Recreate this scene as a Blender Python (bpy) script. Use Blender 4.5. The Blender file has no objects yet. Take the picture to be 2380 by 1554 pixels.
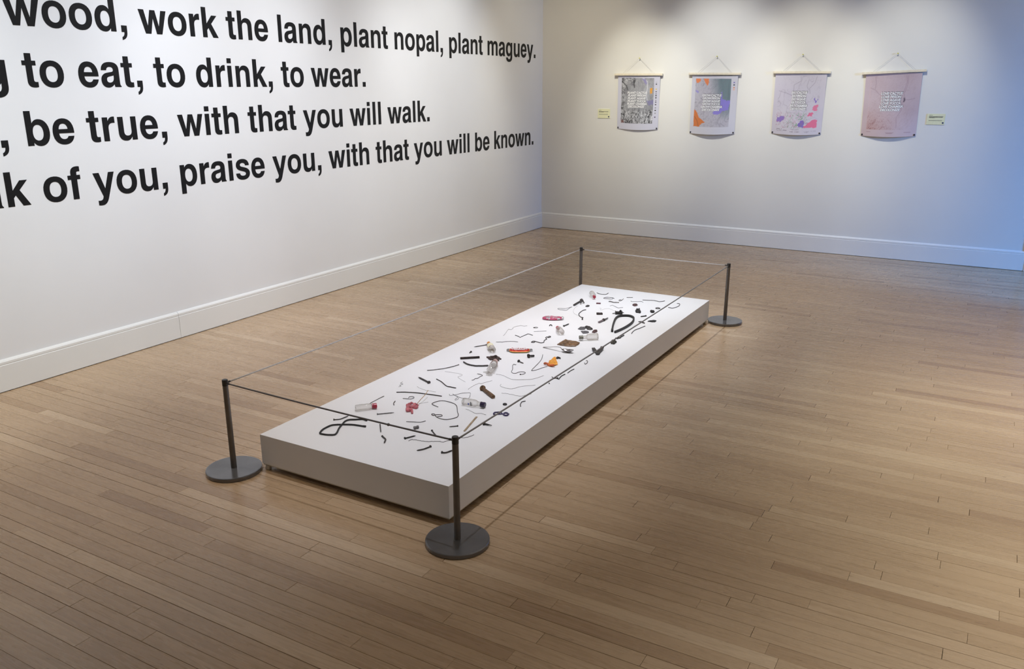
import bpy, bmesh, math, random
import numpy as np
from mathutils import Vector, Matrix
from mathutils.geometry import tessellate_polygon

random.seed(7)
SC = bpy.context.scene
COL = SC.collection

# ------------------------------------------------------------------ camera
def set_camera():
    yaw, pitch, roll = -0.5230, -0.2916, -0.0021
    F = Vector((math.sin(yaw)*math.cos(pitch), math.cos(yaw)*math.cos(pitch), math.sin(pitch)))
    R = Vector((math.cos(yaw), -math.sin(yaw), 0))
    U = R.cross(F)
    R2 = R*math.cos(roll) + U*math.sin(roll)
    U2 = -R*math.sin(roll) + U*math.cos(roll)
    cd = bpy.data.cameras.new('camera')
    cd.sensor_width = 36.0
    cd.lens = 1942.1/2380*36.0
    cd.clip_start = 0.05
    cam = bpy.data.objects.new('camera', cd)
    m = Matrix.Identity(4)
    for i in range(3):
        m[i][0], m[i][1], m[i][2] = R2[i], U2[i], -F[i]
    m[0][3], m[1][3], m[2][3] = 4.3495, -8.2048, 1.5351
    cam.matrix_world = m
    COL.objects.link(cam)
    SC.camera = cam
    return Vector((4.3495, -8.2048, 1.5351)), R2, U2, F
CAM = set_camera()

# ------------------------------------------------------------------ world, exposure
w = bpy.data.worlds.new('world'); SC.world = w
w.use_nodes = True
w.node_tree.nodes['Background'].inputs[0].default_value = (0.9, 0.85, 0.8, 1)
w.node_tree.nodes['Background'].inputs[1].default_value = 0.0
vs = SC.view_settings
vs.view_transform = 'Standard'; vs.look = 'None'; vs.gamma = 1.0
vs.use_curve_mapping = False
vs.exposure = 0.0
SC.cycles.use_denoising = True
SC.cycles.max_bounces = 8
SC.cycles.diffuse_bounces = 5
SC.cycles.transparent_max_bounces = 16
SC.cycles.sample_clamp_indirect = 4.0

# ------------------------------------------------------------------ lights (ceiling track spots, added fills, blue screen next door)
def spot(name, loc, to, watts, deg, blend=0.8, col=(1, 1, 1), size=0.06):
    l = bpy.data.lights.new(name, 'SPOT')
    l.energy = watts; l.spot_size = math.radians(deg); l.spot_blend = blend
    l.color = col; l.shadow_soft_size = size
    o = bpy.data.objects.new(name, l); COL.objects.link(o)
    o.location = loc
    o.rotation_euler = (Vector(to) - Vector(loc)).to_track_quat('-Z', 'Y').to_euler()
    return o
def area(name, loc, to, watts, sx, sy, col=(1, 1, 1), spread=180):
    l = bpy.data.lights.new(name, 'AREA')
    l.shape = 'RECTANGLE'; l.size = sx; l.size_y = sy; l.energy = watts; l.color = col
    l.spread = math.radians(spread)
    o = bpy.data.objects.new(name, l); COL.objects.link(o)
    o.location = loc
    o.rotation_euler = (Vector(to) - Vector(loc)).to_track_quat('-Z', 'Y').to_euler()
    return o
COOL = (1.0, 0.965, 0.95); NEUT = (1.0, 0.94, 0.86); WARM = (1.0, 0.83, 0.64)
spot('plinth_spot', (2.64, -4.85, 3.3), (2.42, -4.73, .15), 75.8, 38, 1.0, (0.864, 0.903, 1.0), .03)
spot('plinth_spot', (2.64, -4.4, 3.3), (2.42, -4.28, .15), 75.8, 38, 1.0, (0.864, 0.903, 1.0), .03)
spot('plinth_spot', (2.64, -3.95, 3.3), (2.42, -3.83, .15), 114.0, 38, 1.0, (0.975, 0.985, 1.0), .03)
spot('plinth_spot', (2.64, -3.5, 3.3), (2.42, -3.38, .15), 114.0, 38, 1.0, (0.975, 0.985, 1.0), .03)
spot('plinth_spot', (2.64, -5.6, 3.3), (2.42, -5.48, .15), 167.5, 40, 1.0, (0.914, 0.927, 1.0), .03)
spot('plinth_spot', (2.64, -3, 3.3), (2.42, -2.88, .15), 166.0, 34, 1.0, (0.746, 0.845, 1.0), .03)
spot('wall_spot', (2.2, -6.6, 3.4), (0, -6.6, 1.2), 236.4, 58, 1.0, (0.929, 0.992, 1.0))
spot('wall_spot', (2.2, -5.4, 3.4), (0, -5.4, 1.2), 189.6, 58, 1.0, (0.825, 0.902, 1.0))
spot('wall_spot', (2.2, -4.3, 3.4), (0, -4.3, 1.2), 264.7, 58, 1.0, (0.903, 0.945, 1.0))
spot('wall_spot', (2.2, -3.2, 3.4), (0, -3.2, 1.2), 125.0, 58, 1.0, (0.953, 0.978, 1.0))
spot('wall_spot', (2.2, -2, 3.4), (0, -2, 1.2), 256.0, 58, 1.0, (0.987, 1.0, 0.981))
spot('corner_fill', (1.5, -1.6, 3.4), (.25, -.25, 1.5), 74.0, 60, 1.0, (1.0, 0.877, 0.584))  # added to brighten the dark upper corner; no known lamp
spot('print_spot', (1.30, -1.75, 3.35), (1.12, 0, 1.28), 166.2, 36, 1.0, (1.0, 0.979, 0.857))
spot('print_spot', (1.88, -1.75, 3.35), (1.88, 0, 1.45), 162.6, 42, 1.0, (0.984, 1.0, 0.982))
spot('print_spot', (2.70, -1.75, 3.35), (2.70, 0, 1.32), 149.1, 40, 1.0, (1.0, 0.965, 0.815))
spot('print_spot', (3.50, -1.75, 3.35), (3.50, 0, 1.45), 119.6, 40, 1.0, (1.0, 0.995, 0.887))
spot('room_spot', (5.4, -4.4, 3.35), (5.2, -4.3, 0), 360.1, 66, 1.0, (1.0, 0.993, 0.838))
spot('room_spot', (5.6, -6.6, 3.35), (5.3, -6.6, 0), 311.1, 60, 1.0, (0.931, 0.977, 1.0))
spot('room_spot', (3.4, -1.5, 3.35), (3.4, -1.6, 0), 112.0, 80, 1.0, (1.0, 0.86, 0.62))
spot('room_spot', (1.0, -6.2, 3.35), (1.0, -6.2, 0), 85.0, 56, 1.0, (1.0, 0.80, 0.58))
spot('room_spot', (1.3, -4.2, 3.35), (1.3, -4.2, 0), 140.9, 56, 1.0, (1.0, 0.935, 0.965))  # added to brighten the floor between lettered wall and plinth
spot('room_spot', (5.5, -3.0, 3.35), (5.3, -3.0, 0), 157.3, 60, 1.0, (1.0, 0.88, 0.62))  # added to lift the floor towards the right wall
area('ceiling_fill', (3.2, -5.0, 3.45), (3.2, -5.0, 0), 17.9, 2.5, 6.0, (1.0, 0.843, 0.592))  # broad warm fill, added to raise the ambient level
area('blue_screen_glow', (7.8, -2.08, 2.1), (4.7, -.5, .25), 51.2, .5, .5, (0.058, 0.338, 1.0), 90)


# ------------------------------------------------------------------ materials
def srgb(r, g, b):
    f = lambda c: (c/255/12.92 if c/255 <= 0.04045 else ((c/255+0.055)/1.055)**2.4)
    return (f(r), f(g), f(b), 1.0)
class NT:
    def __init__(s, name):
        s.m = bpy.data.materials.new(name); s.m.use_nodes = True
        s.t = s.m.node_tree; s.n = s.t.nodes; s.l = s.t.links
        s.b = s.n['Principled BSDF']
    def new(s, typ, **kw):
        n = s.n.new(typ)
        for k, v in kw.items(): setattr(n, k, v)
        return n
    def link(s, a, b): s.l.new(a, b)
    def mix(s, fac, a, b, blend='MIX'):
        n = s.n.new('ShaderNodeMix'); n.data_type = 'RGBA'; n.blend_type = blend
        for i, v in ((0, fac), (6, a), (7, b)):
            if hasattr(v, 'is_linked'): s.l.new(v, n.inputs[i])
            else: n.inputs[i].default_value = v
        return n.outputs[2]
    def noise(s, vec, scale, detail=3, rough=.55, dist=0):
        n = s.n.new('ShaderNodeTexNoise')
        n.inputs['Scale'].default_value = scale; n.inputs['Detail'].default_value = detail
        n.inputs['Roughness'].default_value = rough; n.inputs['Distortion'].default_value = dist
        if vec is not None: s.l.new(vec, n.inputs['Vector'])
        return n.outputs[0]
    def ramp(s, fac, stops):
        n = s.n.new('ShaderNodeValToRGB'); e = n.color_ramp.elements
        while len(e) < len(stops): e.new(.5)
        for x, (p_, c) in zip(e, stops): x.position = p_; x.color = c
        s.l.new(fac, n.inputs[0]); return n.outputs[0]
    def bump(s, h, strength, dist=.002):
        n = s.n.new('ShaderNodeBump'); n.inputs['Strength'].default_value = strength
        n.inputs['Distance'].default_value = dist
        s.l.new(h, n.inputs['Height']); s.l.new(n.outputs[0], s.b.inputs['Normal'])
def simple(name, col, rough=.6, metal=0.0, var=.12, scale=60, bump=0.0, spec=.5, dark=None):
    t = NT(name)
    co = t.new('ShaderNodeTexCoord').outputs['Object']
    nz = t.noise(co, scale, 4)
    lo = tuple(c*(1-var*1.6) for c in col[:3]) + (1,) if dark is None else dark
    hi = tuple(min(1, c*(1+var)) for c in col[:3]) + (1,)
    t.link(t.ramp(nz, [(.3, lo), (.7, hi)]), t.b.inputs['Base Color'])
    t.b.inputs['Roughness'].default_value = rough
    t.b.inputs['Metallic'].default_value = metal
    t.b.inputs['Specular IOR Level'].default_value = spec
    if bump: t.bump(nz, bump)
    return t.m
def paint(name, col, rough=.7):
    t = NT(name)
    pos = t.new('ShaderNodeNewGeometry').outputs['Position']
    a = t.noise(pos, 1.3, 3)
    c2 = tuple(c*.97 for c in col[:3]) + (1,)
    t.link(t.ramp(a, [(.35, c2), (.65, col)]), t.b.inputs['Base Color'])
    t.b.inputs['Roughness'].default_value = rough
    t.b.inputs['Specular IOR Level'].default_value = .3
    t.bump(t.noise(pos, 260, 2), .08, .001)
    return t.m
M = {}
M['wall_white'] = paint('wall_white', (.825, .83, .85, 1))
M['wall_cream'] = paint('wall_cream', (.80, .785, .74, 1))
M['trim'] = paint('trim_paint', (.82, .82, .81, 1), .45)
M['trim2'] = paint('trim_paint_cream', (.86, .84, .79, 1), .45)
M['ceiling'] = paint('ceiling_paint', (.55, .53, .50, 1), .9)
M['plinth'] = paint('plinth_paint', (.82, .82, .845, 1), .55)
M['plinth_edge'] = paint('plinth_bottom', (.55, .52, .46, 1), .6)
M['vinyl'] = simple('black_vinyl', (.009, .009, .010, 1), .5, var=.3, scale=300, spec=.25)
M['steel_post'] = simple('dark_steel', (.16, .148, .142, 1), .38, .5, var=.12, scale=14)
M['steel_base'] = simple('dark_steel_base', (.17, .17, .18, 1), .19, .5, var=.1, scale=9)
M['rope'] = simple('rope_cord_lit', (.60, .58, .59, 1), .45, 0, var=.1, scale=400)  # same cord as the others, paler to paint in stronger light
M['rope_shaded'] = simple('rope_cord_shaded', (.11, .10, .10, 1), .45, 0, var=.1, scale=400)  # same cord, darkened to paint in shade at the near end
M['rope_half_lit'] = simple('rope_cord_half_lit', (.23, .22, .22, 1), .45, 0, var=.1, scale=400)  # same cord, toned between the lit and shaded copies
M['foot'] = simple('foot_plastic', (.62, .58, .52, 1), .4)
M['iron'] = simple('dark_iron', (.068, .060, .059, 1), .6, .3, var=.5, scale=180, bump=.3)
M['black'] = simple('black_rubber', (.022, .021, .022, 1), .55, 0, var=.3, scale=150, bump=.15)
M['steel'] = simple('dull_steel', (.19, .185, .19, 1), .5, .5, var=.3, scale=160)
M['pale'] = simple('pale_thread', (.40, .39, .39, 1), .7, 0, var=.2, scale=200)
M['maroon'] = simple('maroon_rubber', (.13, .035, .05, 1), .6, 0, var=.3, scale=200)
M['mauve'] = simple('mauve_metal', (.24, .19, .20, 1), .45, .4, var=.3, scale=150)
M['darkbrown'] = simple('rusty_dark_iron', (.045, .032, .028, 1), .7, .2, var=.6, scale=150, bump=.3)
M['rust'] = simple('rusty_plate_metal', (.085, .055, .05, 1), .8, .1, var=.6, scale=220, bump=.5)
M['rustbolt'] = simple('brown_rust', (.17, .095, .05, 1), .75, .15, var=.55, scale=110, bump=.5)
M['gravel'] = simple('grey_grit', (.13, .125, .135, 1), .9, 0, var=.7, scale=420, bump=.6)
M['stone'] = simple('reddish_stone', (.13, .07, .07, 1), .8, 0, var=.5, scale=160, bump=.4)
M['rock'] = simple('dark_rock', (.055, .052, .042, 1), .9, 0, var=.5, scale=170, bump=.5)
M['leather'] = simple('brown_leather', (.185, .098, .042, 1), .5, 0, var=.45, scale=45, bump=.5)
M['orange'] = simple('orange_plastic', (.80, .36, .045, 1), .4, 0, var=.15, scale=50, bump=.2)
M['orange_red'] = simple('orange_red_plastic', (.62, .13, .03, 1), .45, 0, var=.3, scale=70)
M['pink'] = simple('pink_rubber', (.50, .125, .15, 1), .42, 0, var=.3, scale=70, bump=.3)
M['string'] = simple('tan_string', (.50, .33, .16, 1), .8, 0, var=.2, scale=200)
M['purple'] = simple('purple_plastic', (.042, .030, .11, 1), .35, 0, var=.2)
M['tan'] = simple('tan_wood', (.36, .27, .17, 1), .7, 0, var=.25, scale=120)
M['spoon'] = simple('tarnished_silver', (.33, .31, .315, 1), .25, .9, var=.25, scale=40)
M['cap_red'] = simple('red_cap', (.42, .022, .055, 1), .3, 0, var=.1)
M['cap_orange'] = simple('orange_cap', (.72, .26, .03, 1), .35, 0, var=.1)
M['cap_purple'] = simple('purple_cap', (.028, .020, .055, 1), .3, 0, var=.1)
M['cap_metal'] = simple('grey_metal_cap', (.22, .22, .19, 1), .35, .7, var=.2)
M['cream'] = simple('cream_label', (.80, .76, .55, 1), .6, 0, var=.06)
M['blue'] = simple('blue_print', (.05, .09, .42, 1), .5, 0, var=.1)
M['ink_dark'] = simple('dark_print', (.03, .03, .04, 1), .6, 0, var=.1)
M['white'] = simple('white_paper', (.86, .86, .88, 1), .7, 0, var=.03)
M['flap'] = simple('flap_shadow_grey', (.20, .19, .20, 1), .7, 0, var=.3, scale=120)  # flap grey, darkened to paint in the letters' shadow
M['silver'] = simple('silver_foil', (.55, .55, .56, 1), .3, .8, var=.2, scale=90, bump=.3)
M['yellow'] = simple('yellow_print', (.80, .60, .16, 1), .45, 0, var=.15)
M['birch'] = simple('birch_strip', (.80, .72, .56, 1), .55, 0, var=.06, scale=30)
M['cord'] = simple('hanging_string', (.42, .41, .39, 1), .8, 0, var=.1)
M['pin'] = simple('yellow_pin', (.66, .62, .10, 1), .4, 0, var=.1)
M['magnet'] = simple('dark_magnet', (.06, .06, .065, 1), .4, .4, var=.1)
M['card'] = simple('pale_yellow_card', (.80, .79, .52, 1), .7, 0, var=.03)
M['subfloor'] = simple('floor_gap_dark', (.06, .038, .024, 1), .9, 0, var=.2)
def clear_mat(name, tint, op):
    t = NT(name)
    co = t.new('ShaderNodeTexCoord').outputs['Object']
    nz = t.noise(co, 90, 4)
    t.b.inputs['Base Color'].default_value = tint
    t.b.inputs['Roughness'].default_value = .12
    tr = t.new('ShaderNodeBsdfTransparent'); tr.inputs[0].default_value = (.97, .965, .955, 1)
    lw = t.new('ShaderNodeLayerWeight'); lw.inputs['Blend'].default_value = .35
    mth = t.new('ShaderNodeMath', operation='MULTIPLY_ADD'); t.link(lw.outputs['Facing'], mth.inputs[0])
    mth.inputs[1].default_value = .85; mth.inputs[2].default_value = op
    mul = t.new('ShaderNodeMath', operation='MULTIPLY'); t.link(mth.outputs[0], mul.inputs[0])
    mr = t.new('ShaderNodeMapRange'); t.link(nz, mr.inputs[0]); mr.inputs[3].default_value = .6; mr.inputs[4].default_value = 1.25
    t.link(mr.outputs[0], mul.inputs[1])
    mx = t.new('ShaderNodeMixShader'); t.link(mul.outputs[0], mx.inputs[0])
    t.link(tr.outputs[0], mx.inputs[1]); t.link(t.b.outputs[0], mx.inputs[2])
    t.link(mx.outputs[0], t.n['Material Output'].inputs[0])
    return t.m
M['clear'] = clear_mat('clear_plastic', (.46, .43, .40, 1), .10)
M['glass'] = clear_mat('clear_glass', (.42, .38, .33, 1), .16)
def vcol_mat(name, rough=.6, metal=0):
    t = NT(name)
    a = t.new('ShaderNodeAttribute', attribute_name='ink')
    t.link(a.outputs['Color'], t.b.inputs['Base Color'])
    t.b.inputs['Roughness'].default_value = rough; t.b.inputs['Metallic'].default_value = metal
    return t.m
M['print'] = vcol_mat('printed_paper', .7)
M['canprint'] = vcol_mat('printed_tin', .35, .25)
def floor_mat():
    t = NT('maple_strip')
    geo = t.new('ShaderNodeNewGeometry')
    at = t.new('ShaderNodeAttribute', attribute_name='tint')
    sep = t.new('ShaderNodeSeparateXYZ'); t.link(geo.outputs['Position'], sep.inputs[0])
    ofs = t.new('ShaderNodeMath', operation='MULTIPLY'); t.link(at.outputs['Fac'], ofs.inputs[0]); ofs.inputs[1].default_value = 37.0
    sx = t.new('ShaderNodeMath', operation='MULTIPLY_ADD'); t.link(sep.outputs[0], sx.inputs[0]); sx.inputs[1].default_value = 2.2
    t.link(ofs.outputs[0], sx.inputs[2])
    sy = t.new('ShaderNodeMath', operation='MULTIPLY'); t.link(sep.outputs[1], sy.inputs[0]); sy.inputs[1].default_value = 34.0
    cmb = t.new('ShaderNodeCombineXYZ'); t.link(sx.outputs[0], cmb.inputs[0]); t.link(sy.outputs[0], cmb.inputs[1]); t.link(ofs.outputs[0], cmb.inputs[2])
    grain = t.noise(cmb.outputs[0], 1.6, 6, .62, .9)
    fine = t.noise(cmb.outputs[0], 5.0, 3, .6)
    broad = t.noise(geo.outputs['Position'], .9, 3)
    base = t.ramp(at.outputs['Fac'], [(0.0, (.39, .262, .158, 1)), (.12, (.455, .320, .198, 1)), (.5, (.490, .352, .224, 1)), (.85, (.515, .374, .242, 1)), (1.0, (.57, .43, .29, 1))])
    g = t.ramp(grain, [(.26, (.70, .64, .58, 1)), (.45, (.95, .94, .93, 1)), (.7, (1.06, 1.06, 1.06, 1))])
    c = t.mix(.6, base, g, 'MULTIPLY')
    f = t.ramp(fine, [(.3, (.90, .88, .86, 1)), (.6, (1.03, 1.03, 1.03, 1))])
    c = t.mix(.4, c, f, 'MULTIPLY')
    b = t.ramp(broad, [(.3, (.93, .92, .91, 1)), (.7, (1.04, 1.04, 1.04, 1))])
    c = t.mix(1.0, c, b, 'MULTIPLY')
    # worn flecks and scratches
    fl = t.noise(cmb.outputs[0], 9.0, 2, .5)
    fr = t.ramp(fl, [(.715, (0, 0, 0, 1)), (.76, (1, 1, 1, 1))])
    c = t.mix(fr, c, (.16, .095, .055, 1))
    t.link(c, t.b.inputs['Base Color'])
    r = t.new('ShaderNodeMapRange'); t.link(grain, r.inputs[0]); r.inputs[3].default_value = .22; r.inputs[4].default_value = .33
    t.link(r.outputs[0], t.b.inputs['Roughness'])
    t.b.inputs['Specular IOR Level'].default_value = .5
    t.bump(fine, .02, .0005)
    return t.m
M['floor'] = floor_mat()

# ------------------------------------------------------------------ helpers
def link(o, parent=None):
    COL.objects.link(o)
    if parent is not None: o.parent = parent
    return o
def mesh(name, verts, faces, mat, parent=None, loc=(0, 0, 0), smooth=False):
    me = bpy.data.meshes.new(name)
    me.from_pydata([tuple(v) for v in verts], [], faces)
    mats = mat if isinstance(mat, (list, tuple)) else [mat]
    for m in mats: me.materials.append(m)
    if smooth: me.polygons.foreach_set('use_smooth', [True]*len(me.polygons))
    me.update()
    o = bpy.data.objects.new(name, me); o.location = loc
    return link(o, parent)
def empty(name, loc, parent=None):
    o = bpy.data.objects.new(name, None); o.location = loc; o.empty_display_size = .05
    return link(o, parent)
def tag(o, label, cat, group=None):
    o['label'] = label; o['category'] = cat
    if group: o['group'] = group
    return o
def structure(o, label=None):
    o['kind'] = 'structure'
    if label: o['label'] = label
    return o
def box_vf(x0, y0, z0, x1, y1, z1):
    v = [(x0, y0, z0), (x1, y0, z0), (x1, y1, z0), (x0, y1, z0), (x0, y0, z1), (x1, y0, z1), (x1, y1, z1), (x0, y1, z1)]
    f = [(3, 2, 1, 0), (4, 5, 6, 7), (0, 1, 5, 4), (1, 2, 6, 5), (2, 3, 7, 6), (3, 0, 4, 7)]
    return v, f
def bev_box(name, x0, y0, z0, x1, y1, z1, mat, parent=None, bev=.002, loc=(0, 0, 0), seg=2):
    v, f = box_vf(x0, y0, z0, x1, y1, z1)
    bm = bmesh.new()
    vs_ = [bm.verts.new(p) for p in v]
    for q in f: bm.faces.new([vs_[i] for i in q])
    bmesh.ops.bevel(bm, geom=bm.edges[:], offset=bev, segments=seg, affect='EDGES', profile=.6)
    me = bpy.data.meshes.new(name); bm.to_mesh(me); bm.free(); me.materials.append(mat)
    o = bpy.data.objects.new(name, me); o.location = loc
    return link(o, parent)
class MB:
    def __init__(s): s.v = []; s.f = []
    def add(s, vf, xf=None):
        v, f = vf; n = len(s.v)
        s.v += [tuple(xf @ Vector(p)) if xf else tuple(p) for p in v]
        s.f += [tuple(i+n for i in q) for q in f]; return s
    def obj(s, name, mat, parent=None, loc=(0, 0, 0), smooth=False): return mesh(name, s.v, s.f, mat, parent, loc, smooth)
def catmull(pts, n=6):
    P = [Vector(q) for q in pts]
    if len(P) < 3: return P
    out = []
    for i in range(len(P)-1):
        p0 = P[max(i-1, 0)]; p1 = P[i]; p2 = P[i+1]; p3 = P[min(i+2, len(P)-1)]
        for k in range(n):
            t = k/n
            out.append(.5*((2*p1)+(p2-p0)*t+(2*p0-5*p1+4*p2-p3)*t*t+(3*p1-p0-3*p2+p3)*t**3))
    out.append(P[-1]); return out
def tube_vf(pts, r, sides=7, ry=None, caps=True):
    """round (or r x ry oval) bar along pts; r may be a list"""
    P = [Vector(q) for q in pts]; n = len(P)
    rr = r if isinstance(r, (list, tuple)) else [r]*n
    v = []; f = []
    for i in range(n):
        t = (P[min(i+1, n-1)] - P[max(i-1, 0)])
        t = t.normalized() if t.length > 1e-9 else Vector((1, 0, 0))
        up = Vector((0, 0, 1)) if abs(t.z) < .95 else Vector((0, 1, 0))
        s = t.cross(up).normalized(); u = s.cross(t).normalized()
        for k in range(sides):
            a = 2*math.pi*k/sides
            v.append(P[i] + s*math.cos(a)*rr[i] + u*math.sin(a)*(ry if ry else rr[i]))
    for i in range(n-1):
        for k in range(sides):
            a = i*sides+k; b = i*sides+(k+1) % sides
            f.append((a, b, b+sides, a+sides))
    if caps:
        f.append(tuple(range(sides))[::-1]); f.append(tuple((n-1)*sides+k for k in range(sides)))
    return v, f
def lathe_vf(prof, sides=20, close=True):
    """prof: (t along local x, radius)"""
    v = []; f = []
    for t, r in prof:
        for k in range(sides):
            a = 2*math.pi*k/sides
            v.append((t, r*math.cos(a), r*math.sin(a)))
    for i in range(len(prof)-1):
        for k in range(sides):
            a = i*sides+k; b = i*sides+(k+1) % sides
            f.append((a, a+sides, b+sides, b))
    if close:
        f.append(tuple(range(sides))); f.append(tuple((len(prof)-1)*sides+k for k in range(sides))[::-1])
    return v, f
def axis_mat(p0, p1):
    """local x runs p0 -> p1"""
    d = (Vector(p1)-Vector(p0)).normalized()
    return Matrix.Translation(Vector(p0)) @ d.to_track_quat('X', 'Z').to_matrix().to_4x4()
def project(q):
    C, R, U, F = CAM
    d = Vector(q)-C; z = d.dot(F)
    if z < .1: return None
    return 1190+1942.1*d.dot(R)/z, 777-1942.1*d.dot(U)/z, z

# ------------------------------------------------------------------ room shell
RX, YB, ZC = 6.0, -10.6, 3.5          # right wall, rear wall, ceiling height
def wall(name, x0, y0, z0, x1, y1, z1, mat):
    v, f = box_vf(x0, y0, z0, x1, y1, z1)
    return structure(mesh(name, v, f, mat))
wall('wall_left', -.15, YB, -.02, 0, .15, ZC, M['wall_white'])
wall('wall_back', 0, 0, -.02, RX+3.0, .15, ZC, M['wall_cream'])
wall('wall_right', RX, YB, -.02, RX+.15, -1.70, ZC, M['wall_cream'])
wall('wall_rear', 0, YB-.15, -.02, RX+3.0, YB, ZC, M['wall_cream'])
wall('wall_side', RX+3.0, YB, -.02, RX+3.15, 0, ZC, M['wall_cream'])
wall('ceiling', -.15, YB-.15, ZC, RX+3.15, .15, ZC+.1, M['ceiling'])
wall('trim_1', RX, -1.70, 2.9, RX+.15, 0, ZC, M['wall_cream'])      # header over the doorway
BH = .1697
def board_profile(s):   # (distance out of the wall, height)
    return [(0, .004), (.017, .004), (.017, .140), (.0145, .142), (.0145, .1445), (.016, .147), (.0155, .158), (.009, .1655), (.002, BH), (0, BH)]
def board(name, a, b, axis, mat, parent):
    pr = board_profile(0); n = len(pr); v = []
    for t in (a, b):
        for d, h in pr: v.append((d, t, h) if axis == 'y' else (t, -d, h))
    f = [(i, (i+1) % n, (i+1) % n+n, i+n) for i in range(n)]
    f += [tuple(range(n))[::-1], tuple(range(n, 2*n))]
    if axis == 'x': f = [q[::-1] for q in f]
    return mesh(name, v, f, mat, parent)
bl = structure(empty('baseboard_left', (0, 0, 0)))
board('board', -4.8715, -.0, 'y', M['trim'], bl); board('board', YB, -4.8735, 'y', M['trim'], bl)
bb = structure(empty('baseboard_back', (0, 0, 0)))
board('board', .0165, 4.64, 'x', M['trim2'], bb); board('board', 4.72, RX, 'x', M['trim2'], bb)
structure(bev_box('trim_2', 4.64, -.022, 0, 4.72, -.0, 2.6, M['trim2'], bev=.003))

# ------------------------------------------------------------------ floor of narrow strips
def plank_vf(x0, x1, y0, y1, h, c=.0005):
    v = []
    for ins, z in ((0, -.012), (0, h-c), (c, h)):
        v += [(x0+ins, y0+ins, z), (x1-ins, y0+ins, z), (x1-ins, y1-ins, z), (x0+ins, y1-ins, z)]
    f = [(8, 9, 10, 11)]
    for b in (0, 4):
        for k in range(4):
            f.append((b+k, b+(k+1) % 4, b+4+(k+1) % 4, b+4+k))
    return v, f
def build_floor():
    root = structure(mesh('floor', *box_vf(0, YB, -.03, RX+3.0, 0, -.011), M['subfloor']))
    PW = .0556
    rng = random.Random(11)
    pl = []
    y1 = -.012
    row = 0
    while y1 > -8.3:
        gap = rng.choice([.0003, .0003, .0004, .0006, .0009, .0017])
        y0 = y1-PW
        x = .012-rng.uniform(0, .9)
        while x < RX+.6:
            L = rng.choice([.32, .45, .55, .65, .78, .9, 1.0, 1.15, 1.3])*rng.uniform(.9, 1.1)
            xa, xb = max(x, .012), min(x+L, RX+.6)
            if xb-xa > .004:
                r_ = rng.random()
                tint = min(1, max(0, rng.gauss(.5, .21)))
                if r_ < .06: tint = rng.uniform(0, .08)
                elif r_ > .95: tint = rng.uniform(.93, 1)
                eg = rng.choice([.0002, .0004, .0007])
                pl.append((xa+eg, xb-eg, y0+gap/2, y1-gap/2, rng.uniform(-.00035, 0), tint))
            x += L
        y1 = y0; row += 1
    def size(q):
        best = 0
        for fx in (.1, .5, .9):
            c = project((q[0]+(q[1]-q[0])*fx, (q[2]+q[3])/2, 0))
            if c and -20 < c[0] < 2400 and -20 < c[1] < 1574: best += (q[1]-q[0])/c[2]**3/3
        return best
    pl.sort(key=size, reverse=True)
    def finish(o, tints):
        at = o.data.attributes.new('tint', 'FLOAT', 'POINT'); at.data.foreach_set('value', tints)
    for q in pl[:300]:
        cx, cy = (q[0]+q[1])/2, (q[2]+q[3])/2
        v, f = plank_vf(q[0]-cx, q[1]-cx, q[2]-cy, q[3]-cy, q[4])
        o = mesh('plank', v, f, M['floor'], root, (cx, cy, 0)); finish(o, [q[5]]*12)
    mb = MB(); tints = []
    for q in pl[300:]:
        mb.add(plank_vf(*q[:5])); tints += [q[5]]*12
    o = mb.obj('plank_field', M['floor'], root); o['kind'] = 'stuff'; finish(o, tints)
build_floor()

# ------------------------------------------------------------------ wall lettering
def bez(p0, c1, c2, p3, n=7):
    return [((1-t)**3*p0[0]+3*(1-t)**2*t*c1[0]+3*(1-t)*t*t*c2[0]+t**3*p3[0], (1-t)**3*p0[1]+3*(1-t)**2*t*c1[1]+3*(1-t)*t*t*c2[1]+t**3*p3[1]) for t in [(k+1)/n for k in range(n)]]
def contour(s):
    """'x y' line points, 'C x1 y1 x2 y2 x y' cubic segments"""
    out = []; tk = s.split(); i = 0
    while i < len(tk):
        if tk[i] == 'C':
            q = list(map(float, tk[i+1:i+7])); out += bez(out[-1], q[0:2], q[2:4], q[4:6]); i += 7
        else:
            out.append((float(tk[i]), float(tk[i+1]))); i += 2
    if math.dist(out[0], out[-1]) < 1e-6: out.pop()
    return out
def flip(c): return [(611-x, 540-y) for x, y in c]
G = {}
G['l'] = [contour('69 0 209 0 209 729 69 729')]
G['i'] = [contour('69 0 209 0 209 540 69 540'), contour('69 604 209 604 209 729 69 729')]
G['o'] = [contour('306 -14 C 468 -14 578 92 578 270 C 578 448 468 554 306 554 C 144 554 34 448 34 270 C 34 92 144 -14 306 -14'),
          contour('306 103 C 224 103 174 164 174 270 C 174 376 224 437 306 437 C 388 437 438 376 438 270 C 438 164 388 103 306 103')]
G['e'] = [contour('523 232 172 232 C 176 150 215 104 284 104 C 330 104 364 126 378 166 514 166 C 488 48 400 -14 281 -14 C 125 -14 32 86 32 262 C 32 440 127 554 278 554 C 433 554 526 447 524 246'),
          contour('174 322 C 182 398 220 440 279 440 C 338 440 376 398 381 322')]
G['a'] = [contour('44 372 176 372 C 182 422 212 446 268 446 C 322 446 350 424 350 384 C 350 346 335 338 260 328 C 190 318 150 312 116 294 C 58 264 27 217 27 147 C 27 47 92 -14 188 -14 C 250 -14 305 10 350 62 C 352 36 356 18 364 0 524 0 524 18 C 502 32 494 50 494 98 494 384 C 494 500 420 554 276 554 C 130 554 50 496 44 372'),
          contour('350 262 350 215 C 350 142 308 98 240 98 C 193 98 168 122 168 162 C 168 206 192 223 250 235 C 310 247 332 251 350 262')]
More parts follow.
